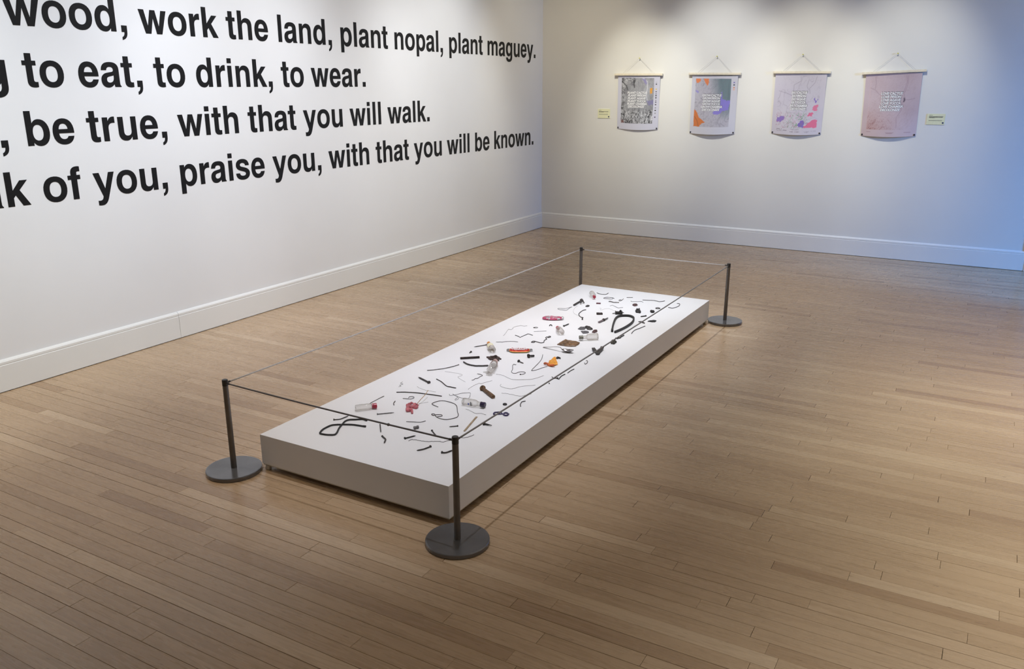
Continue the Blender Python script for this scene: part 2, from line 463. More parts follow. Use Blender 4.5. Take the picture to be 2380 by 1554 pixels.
G['n'] = [contour('66 0 66 540 202 540 202 462 C 237 524 288 554 358 554 C 478 554 546 486 546 366 546 0 406 0 406 342 C 406 405 373 438 312 438 C 246 438 206 396 206 325 206 0')]
G['h'] = [contour('66 0 66 729 206 729 206 468 C 240 526 290 554 358 554 C 478 554 546 486 546 366 546 0 406 0 406 342 C 406 405 373 438 312 438 C 246 438 206 396 206 325 206 0')]
G['m'] = [contour('64 0 64 540 196 540 196 466 C 228 526 278 554 342 554 C 414 554 462 524 486 468 C 522 526 574 554 640 554 C 756 554 824 488 824 374 824 0 684 0 684 352 C 684 410 656 438 606 438 C 546 438 514 400 514 334 514 0 374 0 374 352 C 374 410 346 438 296 438 C 236 438 204 400 204 334 204 0')]
G['u'] = [flip(G['n'][0])]
G['r'] = [contour('64 0 64 540 200 540 200 448 C 228 520 278 554 346 554 C 356 554 364 553 375 550 375 408 C 358 411 347 412 334 412 C 248 412 204 368 204 284 204 0')]
G['d'] = [contour('546 0 546 729 406 729 406 470 C 370 528 322 554 260 554 C 128 554 34 440 34 268 C 34 96 126 -14 258 -14 C 322 -14 370 10 410 68 410 0'),
          contour('174 270 C 174 372 218 437 290 437 C 362 437 406 374 406 268 C 406 166 362 103 290 103 C 218 103 174 168 174 270')]
G['b'] = [[(611-x, y) for x, y in c] for c in G['d']]
G['p'] = [flip(c) for c in G['d']]
G['g'] = [contour('546 540 410 540 410 462 C 372 526 322 554 258 554 C 128 554 36 446 36 278 C 36 108 124 2 256 2 C 318 2 364 24 406 78 406 20 C 406 -64 366 -106 292 -106 C 232 -106 196 -84 188 -42 48 -42 C 56 -150 146 -214 290 -214 C 456 -214 546 -138 546 8'),
          contour('176 278 C 176 372 218 436 290 436 C 362 436 406 372 406 274 C 406 180 362 118 290 118 C 218 118 176 182 176 278')]
G['t'] = [contour('307 540 307 444 222 444 222 160 C 222 116 234 104 274 104 C 288 104 297 104 309 106 309 0 C 286 -6 262 -10 230 -10 C 130 -10 82 32 82 122 82 444 8 444 8 540 82 540 82 690 222 690 222 540')]
G['f'] = [contour('310 540 310 444 229 444 229 0 89 0 89 444 12 444 12 540 89 540 89 586 C 89 684 146 734 250 734 C 274 734 292 732 312 728 312 618 C 296 620 286 621 272 621 C 240 621 229 608 229 574 229 540')]
G['k'] = [contour('66 0 66 729 206 729 206 336 376 540 542 540 352 334 556 0 388 0 256 232 206 176 206 0')]
G['w'] = [contour('4 540 152 540 237 172 319 540 459 540 541 172 626 540 774 540 618 0 468 0 389 358 310 0 160 0')]
G['y'] = [contour('8 540 160 540 281 168 400 540 548 540 346 -46 C 308 -158 252 -214 160 -214 C 128 -214 98 -210 70 -204 70 -96 C 86 -100 100 -101 116 -101 C 164 -101 192 -80 204 -36 211 -8')]
G['s'] = [contour('508 372 372 372 C 368 420 334 446 276 446 C 222 446 190 426 190 394 C 190 362 216 350 290 334 C 440 302 522 258 522 160 C 522 52 424 -14 280 -14 C 126 -14 36 56 34 172 172 172 C 176 122 216 96 284 96 C 342 96 380 118 380 152 C 380 186 352 202 268 222 C 120 256 50 296 50 388 C 50 490 136 554 276 554 C 416 554 504 488 508 372')]
G[','] = [contour('66 146 212 146 212 14 C 212 -96 166 -158 70 -178 70 -112 C 112 -98 134 -60 136 0 66 0')]
G['.'] = [contour('66 0 212 0 212 146 66 146')]
ADV = dict(a=556, b=611, d=611, e=556, f=333, g=611, h=611, i=278, k=556, l=278, m=889, n=611, o=611, p=611, r=389, s=556, t=333, u=611, w=778, y=556)
ADV.update({',': 278, '.': 278, ' ': 278})
def glyph_mesh(ch, sx, sz, th=.0012):
    """letter standing in the y-z plane, face towards +x"""
    loops = G[ch]; v = []; f = []
    def poly(group):
        base = len(v); tot = []; n = 0
        for lp in group: tot += lp
        n = len(tot)
        for d in (th, 0):
            v.extend([(d, x/1000*sx, z/1000*sz) for x, z in tot])
        for t in tessellate_polygon([[Vector((x, y, 0)) for x, y in lp] for lp in group]):
            a, b, c = [tot[i] for i in t]
            ar = (b[0]-a[0])*(c[1]-a[1])-(b[1]-a[1])*(c[0]-a[0])
            if abs(ar) < 1e-6: continue
            f.append(tuple(base+i for i in (t if ar > 0 else t[::-1])))
        o = base
        for lp in group:
            m = len(lp)
            for k in range(m):
                a, b = o+k, o+(k+1) % m
                f.append((a, b, b+n, a+n))
            o += m
    if ch == 'i':
        for lp in loops: poly([lp])
    else: poly(loops)
    me = bpy.data.meshes.new('letter_'+{',': 'comma', '.': 'stop'}.get(ch, ch))
    me.from_pydata(v, [], f); me.materials.append(M['vinyl']); me.update()
    return me
def lettering(text, y_end, z_a, z_b, y_a, y_b, s, label):
    """text ends (right edge of the stop) at y_end; baseline runs z_a at y_a to z_b at y_b"""
    W = sum(ADV[c] for c in text)/1000
    y0 = y_end-(W-.066)*s
    slope = (z_b-z_a)/(y_b-y_a)
    zb = z_a+slope*(y0-y_a)
    root = tag(empty('wall_lettering', (.0006, y0, zb)), label, 'lettering', 'lines of text on the wall')
    root.rotation_euler = (math.atan(slope), 0, 0)
    cache = {}; pen = 0
    for c in text:
        if c != ' ':
            if c not in cache: cache[c] = glyph_mesh(c, s, .2385)
            o = bpy.data.objects.new('letter', cache[c]); o.location = (0, pen*s, 0); link(o, root)
        pen += ADV[c]/1000
lettering('wood, work the land, plant nopal, plant maguey.', -.163, 1.815, 1.787, -5.038, -.163, .2417, 'topmost line of big black wall lettering, ending in plant maguey')
lettering('g to eat, to drink, to wear.', -2.921, 1.519, 1.514, -4.392, -2.921, .2406, 'second line of big black wall lettering, ending in to wear')
lettering(', be true, with that you will walk.', -2.084, 1.232, 1.224, -5.637, -2.084, .2444, 'third line of big black wall lettering, ending in you will walk')
lettering('ak of you, praise you, with that you will be known.', -.199, .937, .913, -5.796, -.199, .2427, 'lowest line of big black wall lettering, ending in will be known')

# ------------------------------------------------------------------ hanging prints on the back wall
def vnoise(x, y, seed):
    xi = np.floor(x).astype(np.int64); yi = np.floor(y).astype(np.int64); xf = x-xi; yf = y-yi
    def h(a, b):
        n = (a*374761393+b*668265263+seed*974634777) & 0xffffffff
        n = ((n ^ (n >> 13))*1274126177) & 0xffffffff
        return ((n ^ (n >> 16)) & 0xffff)/65535.0
    u = xf*xf*(3-2*xf); v_ = yf*yf*(3-2*yf)
    return (h(xi, yi)*(1-u)+h(xi+1, yi)*u)*(1-v_)+(h(xi, yi+1)*(1-u)+h(xi+1, yi+1)*u)*v_
def fbm(x, y, seed, octv=4):
    s = 0; a = .5; t = 0
    for k in range(octv):
        s = s+a*vnoise(x*2**k, y*2**k, seed+k*17); t += a; a *= .5
    return s/t
def inpoly(U, V, poly):
    ins = np.zeros(U.shape, bool); n = len(poly)
    for i in range(n):
        x0, y0 = poly[i]; x1, y1 = poly[(i+1) % n]
        c = ((y0 > V) != (y1 > V)) & (U < (x1-x0)*(V-y0)/((y1-y0) if abs(y1-y0) > 1e-9 else 1e-9)+x0)
        ins ^= c
    return ins
def nearline(U, V, pts, wd):
    d = np.full(U.shape, 9.0)
    for (x0, y0), (x1, y1) in zip(pts[:-1], pts[1:]):
        L2 = (x1-x0)**2+(y1-y0)**2
        t = np.clip(((U-x0)*(x1-x0)+(V-y0)*(y1-y0))/L2, 0, 1)
        d = np.minimum(d, np.hypot(U-x0-t*(x1-x0), V-y0-t*(y1-y0)))
    return np.clip(1-d/wd, 0, 1)
def lin(r, g, b): return np.array(srgb(r, g, b)[:3])
def blend(C, m, col): return C*(1-m[..., None])+np.asarray(col)*m[..., None]
def ridge(U, V, sx, sy, seed, warp=.5, wd=.09):
    q = fbm(U*sx*.6, V*sy*.6, seed+50, 3)-.5
    n = fbm(U*sx+q*warp*sx, V*sy+q*warp*sy*1.3, seed, 3)
    return np.clip(1-np.abs(n-.5)/wd, 0, 1)
def rough(poly, amp, seed, n=6):
    rng = random.Random(seed); out = []
    for (x0, y0), (x1, y1) in zip(poly, poly[1:]+poly[:1]):
        for k in range(n):
            t = k/n; j = amp if k else amp*.3
            out.append((x0+(x1-x0)*t+rng.uniform(-j, j), y0+(y1-y0)*t+rng.uniform(-j, j)))
    return out
def art_grey(U, V):
    C = np.tile(lin(206, 206, 220), U.shape+(1,)).astype(float)
    im = (U > .094) & (U < .86) & (V > .12) & (V < .962)
    B = np.tile(lin(152, 153, 159), U.shape+(1,)).astype(float)
    B = blend(B, np.clip((fbm(U*4, V*4, 3)-.4)*2.2, 0, 1), lin(182, 183, 189))
    dens = np.clip((.42-V)/.12, 0, 1)
    dens = np.maximum(dens, np.clip((.24-U)/.10, 0, 1)*.75)
    dens = np.maximum(dens, np.clip((V-.80)/.1, 0, 1)*np.clip((.52-U)/.12, 0, 1))
    dens = np.maximum(dens, .16)
    B = blend(B, np.clip((.40-V)/.2, 0, 1)*np.clip((fbm(U*7+3, V*9, 19)-.40)*4, 0, 1)*.8, lin(62, 62, 66))
    B = blend(B, np.clip((.26-U)/.12, 0, 1)*np.clip((fbm(U*9, V*7, 27)-.45)*5, 0, 1)*.6, lin(70, 70, 76))
    for sd, sx, sy, wd in ((5, 5, 4, .085), (9, 9, 7, .075), (14, 15, 9, .07)):
        B = blend(B, ridge(U+V*.35, V-U*.25, sx, sy, sd, .9, wd)*dens, lin(38, 38, 42))
    for sd, sx, sy in ((23, 8, 6), (29, 13, 7)):
        B = blend(B, ridge(U+V*.35, V-U*.25, sx, sy, sd, .9, .045)*np.clip(dens*.9, 0, 1), lin(222, 223, 228))
    B = blend(B, nearline(U, V, [(.40, .96), (.41, .90), (.385, .86), (.40, .79)], .022)*.95, lin(25, 25, 28))
    B = blend(B, nearline(U, V, [(.10, .90), (.2, .82), (.24, .74)], .02)*.9, lin(40, 40, 44))
    B = blend(B, nearline(U, V, [(.60, .96), (.70, .90), (.71, .78), (.69, .66), (.72, .52)], .018), lin(215, 216, 226))
    B = blend(B, inpoly(U, V, rough([(.56, .95), (.66, .95), (.70, .86), (.67, .83), (.60, .92)], .01, 1)).astype(float), lin(150, 146, 186))
    B = blend(B, inpoly(U, V, rough([(.765, .77), (.82, .79), (.835, .69), (.775, .67)], .008, 2)).astype(float), lin(226, 160, 66))
    B = blend(B, inpoly(U, V, rough([(.70, .54), (.86, .56), (.86, .47), (.76, .45)], .012, 3)).astype(float)*.8, lin(128, 124, 168))
    B = blend(B, inpoly(U, V, rough([(.094, .18), (.15, .17), (.17, .12), (.094, .12)], .012, 4)).astype(float)*.8, lin(126, 86, 84))
    C[im] = B[im]
    sw = [(.885, lin(190, 190, 196)), (.855, lin(70, 70, 84)), (.76, lin(226, 196, 90)), (.71, lin(110, 100, 110)), (.67, lin(140, 136, 150)), (.635, lin(40, 40, 46)), (.60, lin(30, 30, 36)), (.55, lin(150, 146, 160)), (.52, lin(80, 78, 96)), (.47, lin(60, 60, 70)), (.41, lin(140, 140, 150)), (.365, lin(40, 40, 44)), (.31, lin(150, 150, 156)), (.235, lin(70, 60, 92))]
    for v0, c in sw:
        C[(np.abs(U-.915) < .017) & (np.abs(V-v0) < .010)] = c
    return C
def art_orange(U, V):
    C = np.tile(lin(204, 203, 212), U.shape+(1,)).astype(float)
    im = (U > .085) & (U < .862) & (V > .125) & (V < .95)
    B = np.tile(lin(184, 181, 190), U.shape+(1,)).astype(float)
    g = np.clip((U-.50-.25*(.6-V)+.16*(fbm(U*5, V*3, 61)-.5))/.22, 0, 1)*np.clip((V-.22)/.25, 0, 1)
    B = blend(B, g, lin(112, 132, 138))
    B = blend(B, np.clip((fbm(U*22, V*3, 33)-.45)*3, 0, 1)*.28*g, lin(70, 90, 96))
    for sd, sx, sy, wd, k in ((41, 7, 5, .03, .55), (45, 13, 8, .035, .4), (47, 20, 9, .04, .3)):
        B = blend(B, ridge(U, V, sx, sy, sd, .8, wd)*k, lin(120, 114, 128))
    O = lin(224, 132, 84); O2 = lin(206, 120, 66); P = lin(138, 126, 206)
    B = blend(B, inpoly(U, V, rough([(.085, .95), (.20, .95), (.185, .90), (.15, .875), (.10, .885)], .008, 5)).astype(float), O)
    B = blend(B, inpoly(U, V, rough([(.26, .95), (.375, .95), (.365, .86), (.345, .82), (.29, .89)], .006, 6)).astype(float), O)
    B = blend(B, inpoly(U, V, rough([(.085, .42), (.13, .40), (.20, .285), (.36, .205), (.26, .175), (.22, .125), (.085, .125)], .008, 7)).astype(float), O2)
    B = blend(B, nearline(U, V, [(.1, .30), (.17, .22), (.2, .14)], .012)*.7, lin(120, 80, 60))
    B = blend(B, inpoly(U, V, rough([(.66, .72), (.69, .745), (.69, .60), (.80, .575), (.862, .58), (.84, .42), (.74, .40), (.62, .335), (.48, .36), (.60, .43), (.66, .52)], .012, 8)).astype(float)*.95, P)
    B = blend(B, inpoly(U, V, rough([(.085, .76), (.15, .74), (.17, .70), (.10, .72)], .008, 9)).astype(float)*.7, P)
    C[im] = B[im]
    for v0, c in ((.885, lin(126, 118, 180)), (.845, lin(50, 66, 84)), (.80, lin(220, 140, 110)), (.765, lin(236, 176, 150))):
        C[(np.abs(U-.925) < .015) & (np.abs(V-v0) < .010)] = c
    return C
def art_lilac(U, V):
    C = np.tile(lin(204, 199, 210), U.shape+(1,)).astype(float)
    C = blend(C, np.clip((fbm(U*3, V*3, 71)-.45)*2, 0, 1)*.5, lin(190, 182, 200))
    im = (U > .085) & (U < .90) & (V > .11) & (V < .97)
    B = C.copy()
    L = lin(150, 138, 158)
    for sd, sx, sy, wd, k in ((73, 4, 3.5, .02, .5), (77, 9, 7, .022, .35)):
        B = blend(B, ridge(U, V, sx, sy, sd, .7, wd)*k, L)
    for pts in ([(.83, .96), (.77, .85), (.70, .76), (.70, .68)], [(.52, .96), (.50, .88), (.38, .82), (.39, .72)], [(.10, .72), (.25, .68), (.42, .62)], [(.66, .9), (.64, .8), (.68, .74)]):
        B = blend(B, nearline(U, V, [(x+.012*math.sin(31*y), y) for x, y in pts], .008)*.55, lin(126, 112, 136))
    Pk = lin(222, 116, 150); Pu = lin(132, 108, 190); Gr = lin(96, 160, 116); Mg = lin(176, 96, 140)
    B = blend(B, inpoly(U, V, rough([(.62, .115), (.90, .115), (.90, .25), (.80, .245), (.74, .20)], .012, 11)).astype(float), Pk)
    B = blend(B, inpoly(U, V, rough([(.70, .31), (.80, .30), (.81, .36), (.74, .37)], .012, 12)).astype(float), Pk)
    B = blend(B, inpoly(U, V, rough([(.79, .40), (.88, .40), (.89, .49), (.80, .49)], .012, 13)).astype(float)*.9, Pk)
    B = blend(B, inpoly(U, V, rough([(.52, .14), (.64, .115), (.66, .23), (.58, .24)], .012, 14)).astype(float), Pu)
    B = blend(B, inpoly(U, V, rough([(.085, .22), (.17, .20), (.26, .27), (.22, .30), (.10, .29)], .014, 15)).astype(float)*.9, Pu)
    B = blend(B, inpoly(U, V, rough([(.80, .57), (.87, .57), (.88, .60), (.84, .52), (.80, .62)], .012, 16)).astype(float), Pu)
    zone = np.clip((.40-V)/.08, 0, 1)*np.clip((.75-U)/.1, 0, 1)
    B = blend(B, ridge(U, V, 14, 10, 81, .8, .04)*zone*.9, Mg)
    B = blend(B, ridge(U, V, 10, 12, 85, .8, .035)*zone*np.clip((U-.25)/.1, 0, 1), Gr)
    C[im] = B[im]
    for k, (a, b, v0) in enumerate(((.10, .22, .09), (.10, .21, .075), (.10, .23, .06), (.38, .58, .095), (.40, .56, .08), (.38, .58, .05), (.66, .77, .055), (.66, .76, .04), (.80, .9, .06), (.24, .33, .07))):
        m = (U > a) & (U < b) & (np.abs(V-v0) < .005) & (vnoise(U*90, V*0+k, 5) > .3)
        C[m] = lin(158, 150, 162)
    return C
def art_rose(U, V):
    C = np.tile(lin(200, 182, 188), U.shape+(1,)).astype(float)
    C = blend(C, np.clip((fbm(U*2.5, V*2.5, 91)-.42)*2.4, 0, 1)*.7, lin(188, 166, 170))
    im = (U > .09) & (U < .92) & (V > .11) & (V < .965)
    B = C.copy()
    dens = np.clip((.45-V)/.35, 0, 1)*np.clip((.75-U)/.6, 0, 1)
    B = blend(B, dens*.55, lin(176, 128, 122))
    R_ = lin(140, 92, 90); L = lin(150, 120, 134)
    for sd, sx, sy, wd in ((93, 8, 7, .04), (97, 15, 11, .05)):
        B = blend(B, ridge(U, V, sx, sy, sd, .9, wd)*np.clip(dens*.9+.12, 0, 1), R_)
    for pts in ([(.73, .97), (.75, .86), (.71, .72), (.73, .58), (.69, .5), (.70, .42), (.62, .3), (.64, .14)], [(.10, .78), (.2, .74), (.26, .68), (.38, .62)], [(.92, .6), (.80, .58), (.73, .58)], [(.76, .97), (.77, .85), (.73, .7)], [(.18, .95), (.2, .85), (.19, .76)]):
        B = blend(B, nearline(U, V, pts, .008)*.6, L)
    B = blend(B, nearline(U, V, [(.728, .60), (.735, .575), (.725, .555)], .022), lin(70, 58, 76))
    B = blend(B, np.clip((.12-U)/.03, 0, 1)*.35*(V < .9), lin(214, 184, 186))
    C[im] = B[im]
    for a, b, v0 in ((.10, .18, .075), (.45, .60, .07), (.47, .58, .055), (.78, .9, .065)):
        C[(U > a) & (U < b) & (np.abs(V-v0) < .003)] = lin(160, 132, 140)
    return C
def text_mesh(s, size, shear=0.0, offset=0.0, align='LEFT'):
    cu = bpy.data.curves.new('text', 'FONT'); cu.body = s; cu.size = size; cu.shear = shear; cu.offset = offset; cu.align_x = align
    cu.resolution_u = 3
    o = bpy.data.objects.new('text', cu); COL.objects.link(o)
    bpy.context.view_layer.update()
    me = bpy.data.meshes.new_from_object(o.evaluated_get(bpy.context.evaluated_depsgraph_get()))
    vs_ = [v.co.copy() for v in me.vertices]; fs = [tuple(p.vertices) for p in me.polygons]
    bpy.data.objects.remove(o); bpy.data.curves.remove(cu); bpy.data.meshes.remove(me)
    return vs_, fs
def hanging_print(TL, TR, BL, BR, bar_a, bar_b, pin, art, lines, tbox, bulge, label, flap=True, twist=0.0):
    cx = (TL[0]+TR[0])/2
    ORG = Vector((cx, -.012, TL[1]))
    def S(u, v, off=0.0):
        x = (BL[0]*(1-u)+BR[0]*u)*(1-v)+(TL[0]*(1-u)+TR[0]*u)*v
        z = (BL[1]*(1-u)+BR[1]*u)*(1-v)+(TL[1]*(1-u)+TR[1]*u)*v
        y = -(.013*v**2+.003+bulge*math.sin(math.pi*u)*(1-v)**1.4+twist*(u-.5)*v*(1-v)+.003*math.sin(5*v+2*u))-off
        z -= .010*math.sin(math.pi*u)*(1-v)**3
        return Vector((x, y, z))-ORG
    root = tag(empty('hanging_print', ORG), label, 'print', 'prints hung from wooden strips on the back wall')
    nu, nv = 128, 150
    us = np.linspace(0, 1, nu); vv = np.linspace(0, 1, nv)
    U, V = np.meshgrid(us, vv)
    C = art(U, V)
    verts = [S(u, v) for v in vv for u in us]; k = len(verts)
    faces = [(j*nu+i, j*nu+i+1, (j+1)*nu+i+1, (j+1)*nu+i) for j in range(nv-1) for i in range(nu-1)]
    # back of the sheet, coarser
    bu, bv = 16, 20
    verts += [S(i/(bu-1), j/(bv-1), -.0012) for j in range(bv) for i in range(bu)]
    faces += [(k+j*bu+i, k+(j+1)*bu+i, k+(j+1)*bu+i+1, k+j*bu+i+1) for j in range(bv-1) for i in range(bu-1)]
    o = mesh('paper_sheet', verts, faces, M['print'], root, smooth=True)
    at = o.data.attributes.new('ink', 'FLOAT_COLOR', 'POINT')
    buf = np.ones((len(verts), 4), np.float32); buf[:, :3] = .7; buf[:k, :3] = C.reshape(-1, 3); at.data.foreach_set('color', buf.ravel())
    # cut-out lettering
    ua, ub, va, vb = tbox; W_ = TR[0]-TL[0]; H_ = TL[1]-BL[1]
    nrow = len(lines); lh = (vb-va)/nrow
    sv = []; sf = []
    for i, s in enumerate(lines):
        vs_, fs = text_mesh(s, 1.0, .22, .045)
        xs = [q.x for q in vs_]; x0, x1 = min(xs), max(xs)
        full = max(.45, min(1.0, len(s)/13))
        wid = (ub-ua)*min(1, full*1.08)
        n = len(sv)
        for q in vs_:
            u = ua+(ub-ua-wid)*.35+(q.x-x0)/(x1-x0)*wid
            v = vb-(i+1)*lh+lh*.12+q.y/.73*lh*.78
            sv.append(S(u, v, .0022))
        sf += [tuple(a+n for a in q) for q in fs]
    mesh('cut_lettering', sv, sf, M['white'], root)
    if flap:      # offset grey copy of the letters: folded flaps with their shadow painted in
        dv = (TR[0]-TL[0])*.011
        mesh('flap_shadows', [q+Vector((dv*.6, .0010, dv)) for q in sv], sf, M['flap'], root)
    # wooden strip (two halves gripping the sheet), string, pin, lower magnets
    a = Vector((bar_a[0], 0, bar_a[1])); b = Vector((bar_b[0], 0, bar_b[1])); d = (b-a).normalized()
    th = -math.asin(d.z)
    for y0, y1, nm in ((-.030, -.0165, 'wooden_strip'), (-.0150, -.004, 'wooden_strip')):
        L = (b-a).length
        s_ = bev_box(nm, -L/2, y0, -.010, L/2, y1, .010, M['birch'], root, .003, seg=2)
        s_.location = (a+b)/2-ORG; s_.rotation_euler = (0, th, 0)
    P = Vector((pin[0], -.012, pin[1]))
    q0 = a+(b-a)*.17+Vector((0, -.016, .010)); q1 = a+(b-a)*.83+Vector((0, -.016, .010))
    mb = MB(); mb.add(tube_vf([q0-ORG, P-ORG+Vector((0, 0, -.001)), q1-ORG], .0009, 5)); mb.obj('hanging_string', M['cord'], root)
    vf = lathe_vf([(0, .0015), (.008, .0018), (.009, .004), (.012, .0035), (.018, .0038), (.020, .0055), (.022, .005)], 12)
    mb = MB(); mb.add(vf, Matrix.Translation(Vector((pin[0], -.0005, pin[1]))-ORG) @ Matrix.Rotation(-math.pi/2, 4, 'Z')); mb.obj('push_pin', M['pin'], root, smooth=False)
    for u in (.025, .975):
        vf = lathe_vf([(0, .007), (.004, .0075), (.006, .006), (.0065, .003)], 14)
        mb = MB(); mb.add(vf, Matrix.Translation(S(u, .022, .0005)) @ Matrix.Rotation(-math.pi/2, 4, 'Z')); mb.obj('magnet', M['magnet'], root)
PLANTS = ['CACTUS', 'PI\u00d1ON', 'AGAVE', 'YUCCA', 'CHAMISA']
hanging_print((.871, 1.607), (1.319, 1.601), (.874, 1.091), (1.313, 1.091), (.835, 1.620), (1.346, 1.617), (1.095, 1.774), art_grey,
              ['PLANT '+q for q in PLANTS]+['DECOLONIZE'], (.235, .71, .405, .715), .012, 'black and white hanging print with a column of small colour swatches', False)
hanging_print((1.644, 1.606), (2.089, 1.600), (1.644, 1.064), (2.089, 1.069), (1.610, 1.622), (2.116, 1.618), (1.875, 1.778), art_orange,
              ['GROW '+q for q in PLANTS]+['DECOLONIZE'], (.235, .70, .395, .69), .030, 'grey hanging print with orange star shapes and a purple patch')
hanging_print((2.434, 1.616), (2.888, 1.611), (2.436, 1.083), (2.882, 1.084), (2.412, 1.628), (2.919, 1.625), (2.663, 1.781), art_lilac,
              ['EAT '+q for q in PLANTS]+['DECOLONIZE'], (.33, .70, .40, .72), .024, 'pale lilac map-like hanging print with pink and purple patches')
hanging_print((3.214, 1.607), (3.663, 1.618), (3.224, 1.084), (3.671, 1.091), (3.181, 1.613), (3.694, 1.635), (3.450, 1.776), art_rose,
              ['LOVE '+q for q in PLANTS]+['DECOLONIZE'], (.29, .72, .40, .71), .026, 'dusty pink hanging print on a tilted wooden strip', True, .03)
def label_card(x0, x1, z0, z1, label, rows):
    root = tag(empty('label_card', ((x0+x1)/2, 0, (z0+z1)/2)), label, 'label', 'label cards on the back wall')
    w_, h_ = x1-x0, z1-z0
    bev_box('card', -w_/2, -.005, -h_/2, w_/2, -.0004, h_/2, M['card'], root, .0006, seg=1)
    rng = random.Random(int(x0*1000))
    mb = MB()
    for v, u0, u1, th in rows:
        u = u0
        while u < u1:
            L = min(rng.uniform(.02, .06), u1-u)
            mb.add(box_vf(-w_/2+u*w_, -.0053, -h_/2+(v-th)*h_, -w_/2+(u+L)*w_, -.0049, -h_/2+(v+th)*h_))
            u += L+.012
    mb.obj('print_lines', M['ink_dark'], root)
    mb = MB(); mb.add(lathe_vf([(0, .0072), (.0004, .0072)], 20), Matrix.Translation((w_*.40, -.0049, -h_*.33)) @ Matrix.Rotation(-math.pi/2, 4, 'Z')); mb.obj('printed_dot', M['ink_blue'], root)
M['ink_blue'] = simple('navy_print', (.035, .045, .12, 1), .6, var=.1)
label_card(.654, .790, 1.190, 1.283, 'pale yellow label card beside the black and white print', [(.84, .10, .28, .018), (.71, .10, .86, .025), (.655, .10, .5, .018), (.43, .10, .84, .02)])
label_card(3.740, 3.882, 1.190, 1.280, 'pale yellow label card beside the dusty pink print', [(.87, .12, .30, .018), (.74, .12, .88, .022), (.69, .12, .86, .022), (.64, .12, .42, .02), (.38, .12, .84, .02)])

# ------------------------------------------------------------------ plinth
PX0, PY0, PW_, PL_, PT, PB = 1.8671, -5.9759, .9346, 3.0774, .1574, .0225
def build_plinth():
    cx, cy = PX0+PW_/2, PY0+PL_/2
    root = tag(empty('display_plinth', (cx, cy, 0)), 'long low white plinth covered with small found objects', 'plinth')
    bev_box('body', -PW_/2, -PL_/2, PB+.006, PW_/2, PL_/2, PT, M['plinth'], root, .0012)
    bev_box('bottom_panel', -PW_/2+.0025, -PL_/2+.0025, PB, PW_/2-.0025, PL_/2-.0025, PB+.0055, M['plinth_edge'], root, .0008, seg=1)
    vf = lathe_vf([(0, .010), (.003, .0125), (.0195, .0115)], 14)
    for fx in (-1, 1):
        for fy in (-1, -.33, .33, 1):
            ins = .016 if fx*fy == 1 else .065      # two corner glides sit out at the edge
            mb = MB(); mb.add(vf, Matrix.Translation((fx*(PW_/2-ins), fy*(PL_/2-ins), 0)) @ Matrix.Rotation(-math.pi/2, 4, 'Y'))
            mb.obj('foot', M['foot'], root)
build_plinth()

# ------------------------------------------------------------------ barrier posts and ropes
POSTS = [((1.7742, -6.0451), 'dark barrier post at the near end of the plinth, on the lettered wall side'),
         ((2.8908, -6.0584), 'dark barrier post closest to the camera, in front of the plinth corner'),
         ((2.8930, -2.8235), 'dark barrier post at the far end of the plinth with its round base in view'),
         ((1.8065, -2.7900), 'dark barrier post half hidden behind the far end of the plinth')]
HP = .402
def make_post():
    root = empty('barrier_post', (0, 0, 0))
    vf = lathe_vf([(0, .109), (.0015, .112), (.0140, .113), (.0165, .1115), (.0172, .108), (.0172, .0125)], 72)
    mb = MB(); mb.add(vf, Matrix.Rotation(-math.pi/2, 4, 'Y')); o = mb.obj('base', M['steel_base'], root)
    vf = lathe_vf([(.0172, .0118), (.3860, .0112)], 28)
    mb = MB(); mb.add(vf, Matrix.Rotation(-math.pi/2, 4, 'Y')); mb.obj('pole', M['steel_post'], root, smooth=False)
    vf = lathe_vf([(.376, .0118), (.3985, .0118), (.4015, .0108), (.402, .0090)], 28)
    mb = MB(); mb.add(vf, Matrix.Rotation(-math.pi/2, 4, 'Y')); mb.obj('cap', M['black_cap'], root)
    return root
M['black_cap'] = simple('dark_cap', (.045, .043, .043, 1), .4, .3, var=.1, scale=20)
post = make_post()
for i, (xy, lab) in enumerate(POSTS):
    if i == 0: o = post
    else:
        o = post.copy(); COL.objects.link(o)
        for ch in post.children:
            c = ch.copy(); COL.objects.link(c); c.parent = o
    o.location = (xy[0], xy[1], 0)
    for key in ('label', 'category', 'group'):
        if key in o: del o[key]
    tag(o, lab, 'post', 'barrier posts around the plinth')
def rope(i, j, label, mat, knot=None, sag=.004):
    a = Vector((*POSTS[i][0], .3868)); b = Vector((*POSTS[j][0], .3868)); d = (b-a).normalized()
    a += d*.0119; b -= d*.0119
    mid = (a+b)/2
    root = tag(empty('barrier_rope', mid), label, 'rope', 'elastic ropes between the barrier posts')
    pts = [a.lerp(b, t/24)-mid+Vector((0, 0, -sag*4*(t/24)*(1-t/24))) for t in range(25)]
    mb = MB(); mb.add(tube_vf(pts, .0032, 10)); mb.obj('cord', mat, root, smooth=True)
    for e, dd in ((a, d), (b, -d)):
        mb = MB(); mb.add(lathe_vf([(0, .0040), (.010, .0042), (.014, .0034)], 10), axis_mat(e-mid, e-mid+dd)); mb.obj('ferrule', M['black_cap'], root)
    if knot is not None:
        q = pts[int(knot*24)]
        bm = bmesh.new(); bmesh.ops.create_icosphere(bm, subdivisions=2, radius=.0058)
        me = bpy.data.meshes.new('knot'); bm.to_mesh(me); bm.free(); me.materials.append(mat)
        o = bpy.data.objects.new('knot', me); o.location = q; link(o, root)
rope(0, 1, 'shaded rope across the near end of the plinth, with a small knot', M['rope_shaded'], .75)
rope(1, 2, 'long half-lit rope along the plinth side away from the lettered wall', M['rope_half_lit'])
rope(0, 3, 'long lit rope along the plinth side facing the lettered wall', M['rope'])
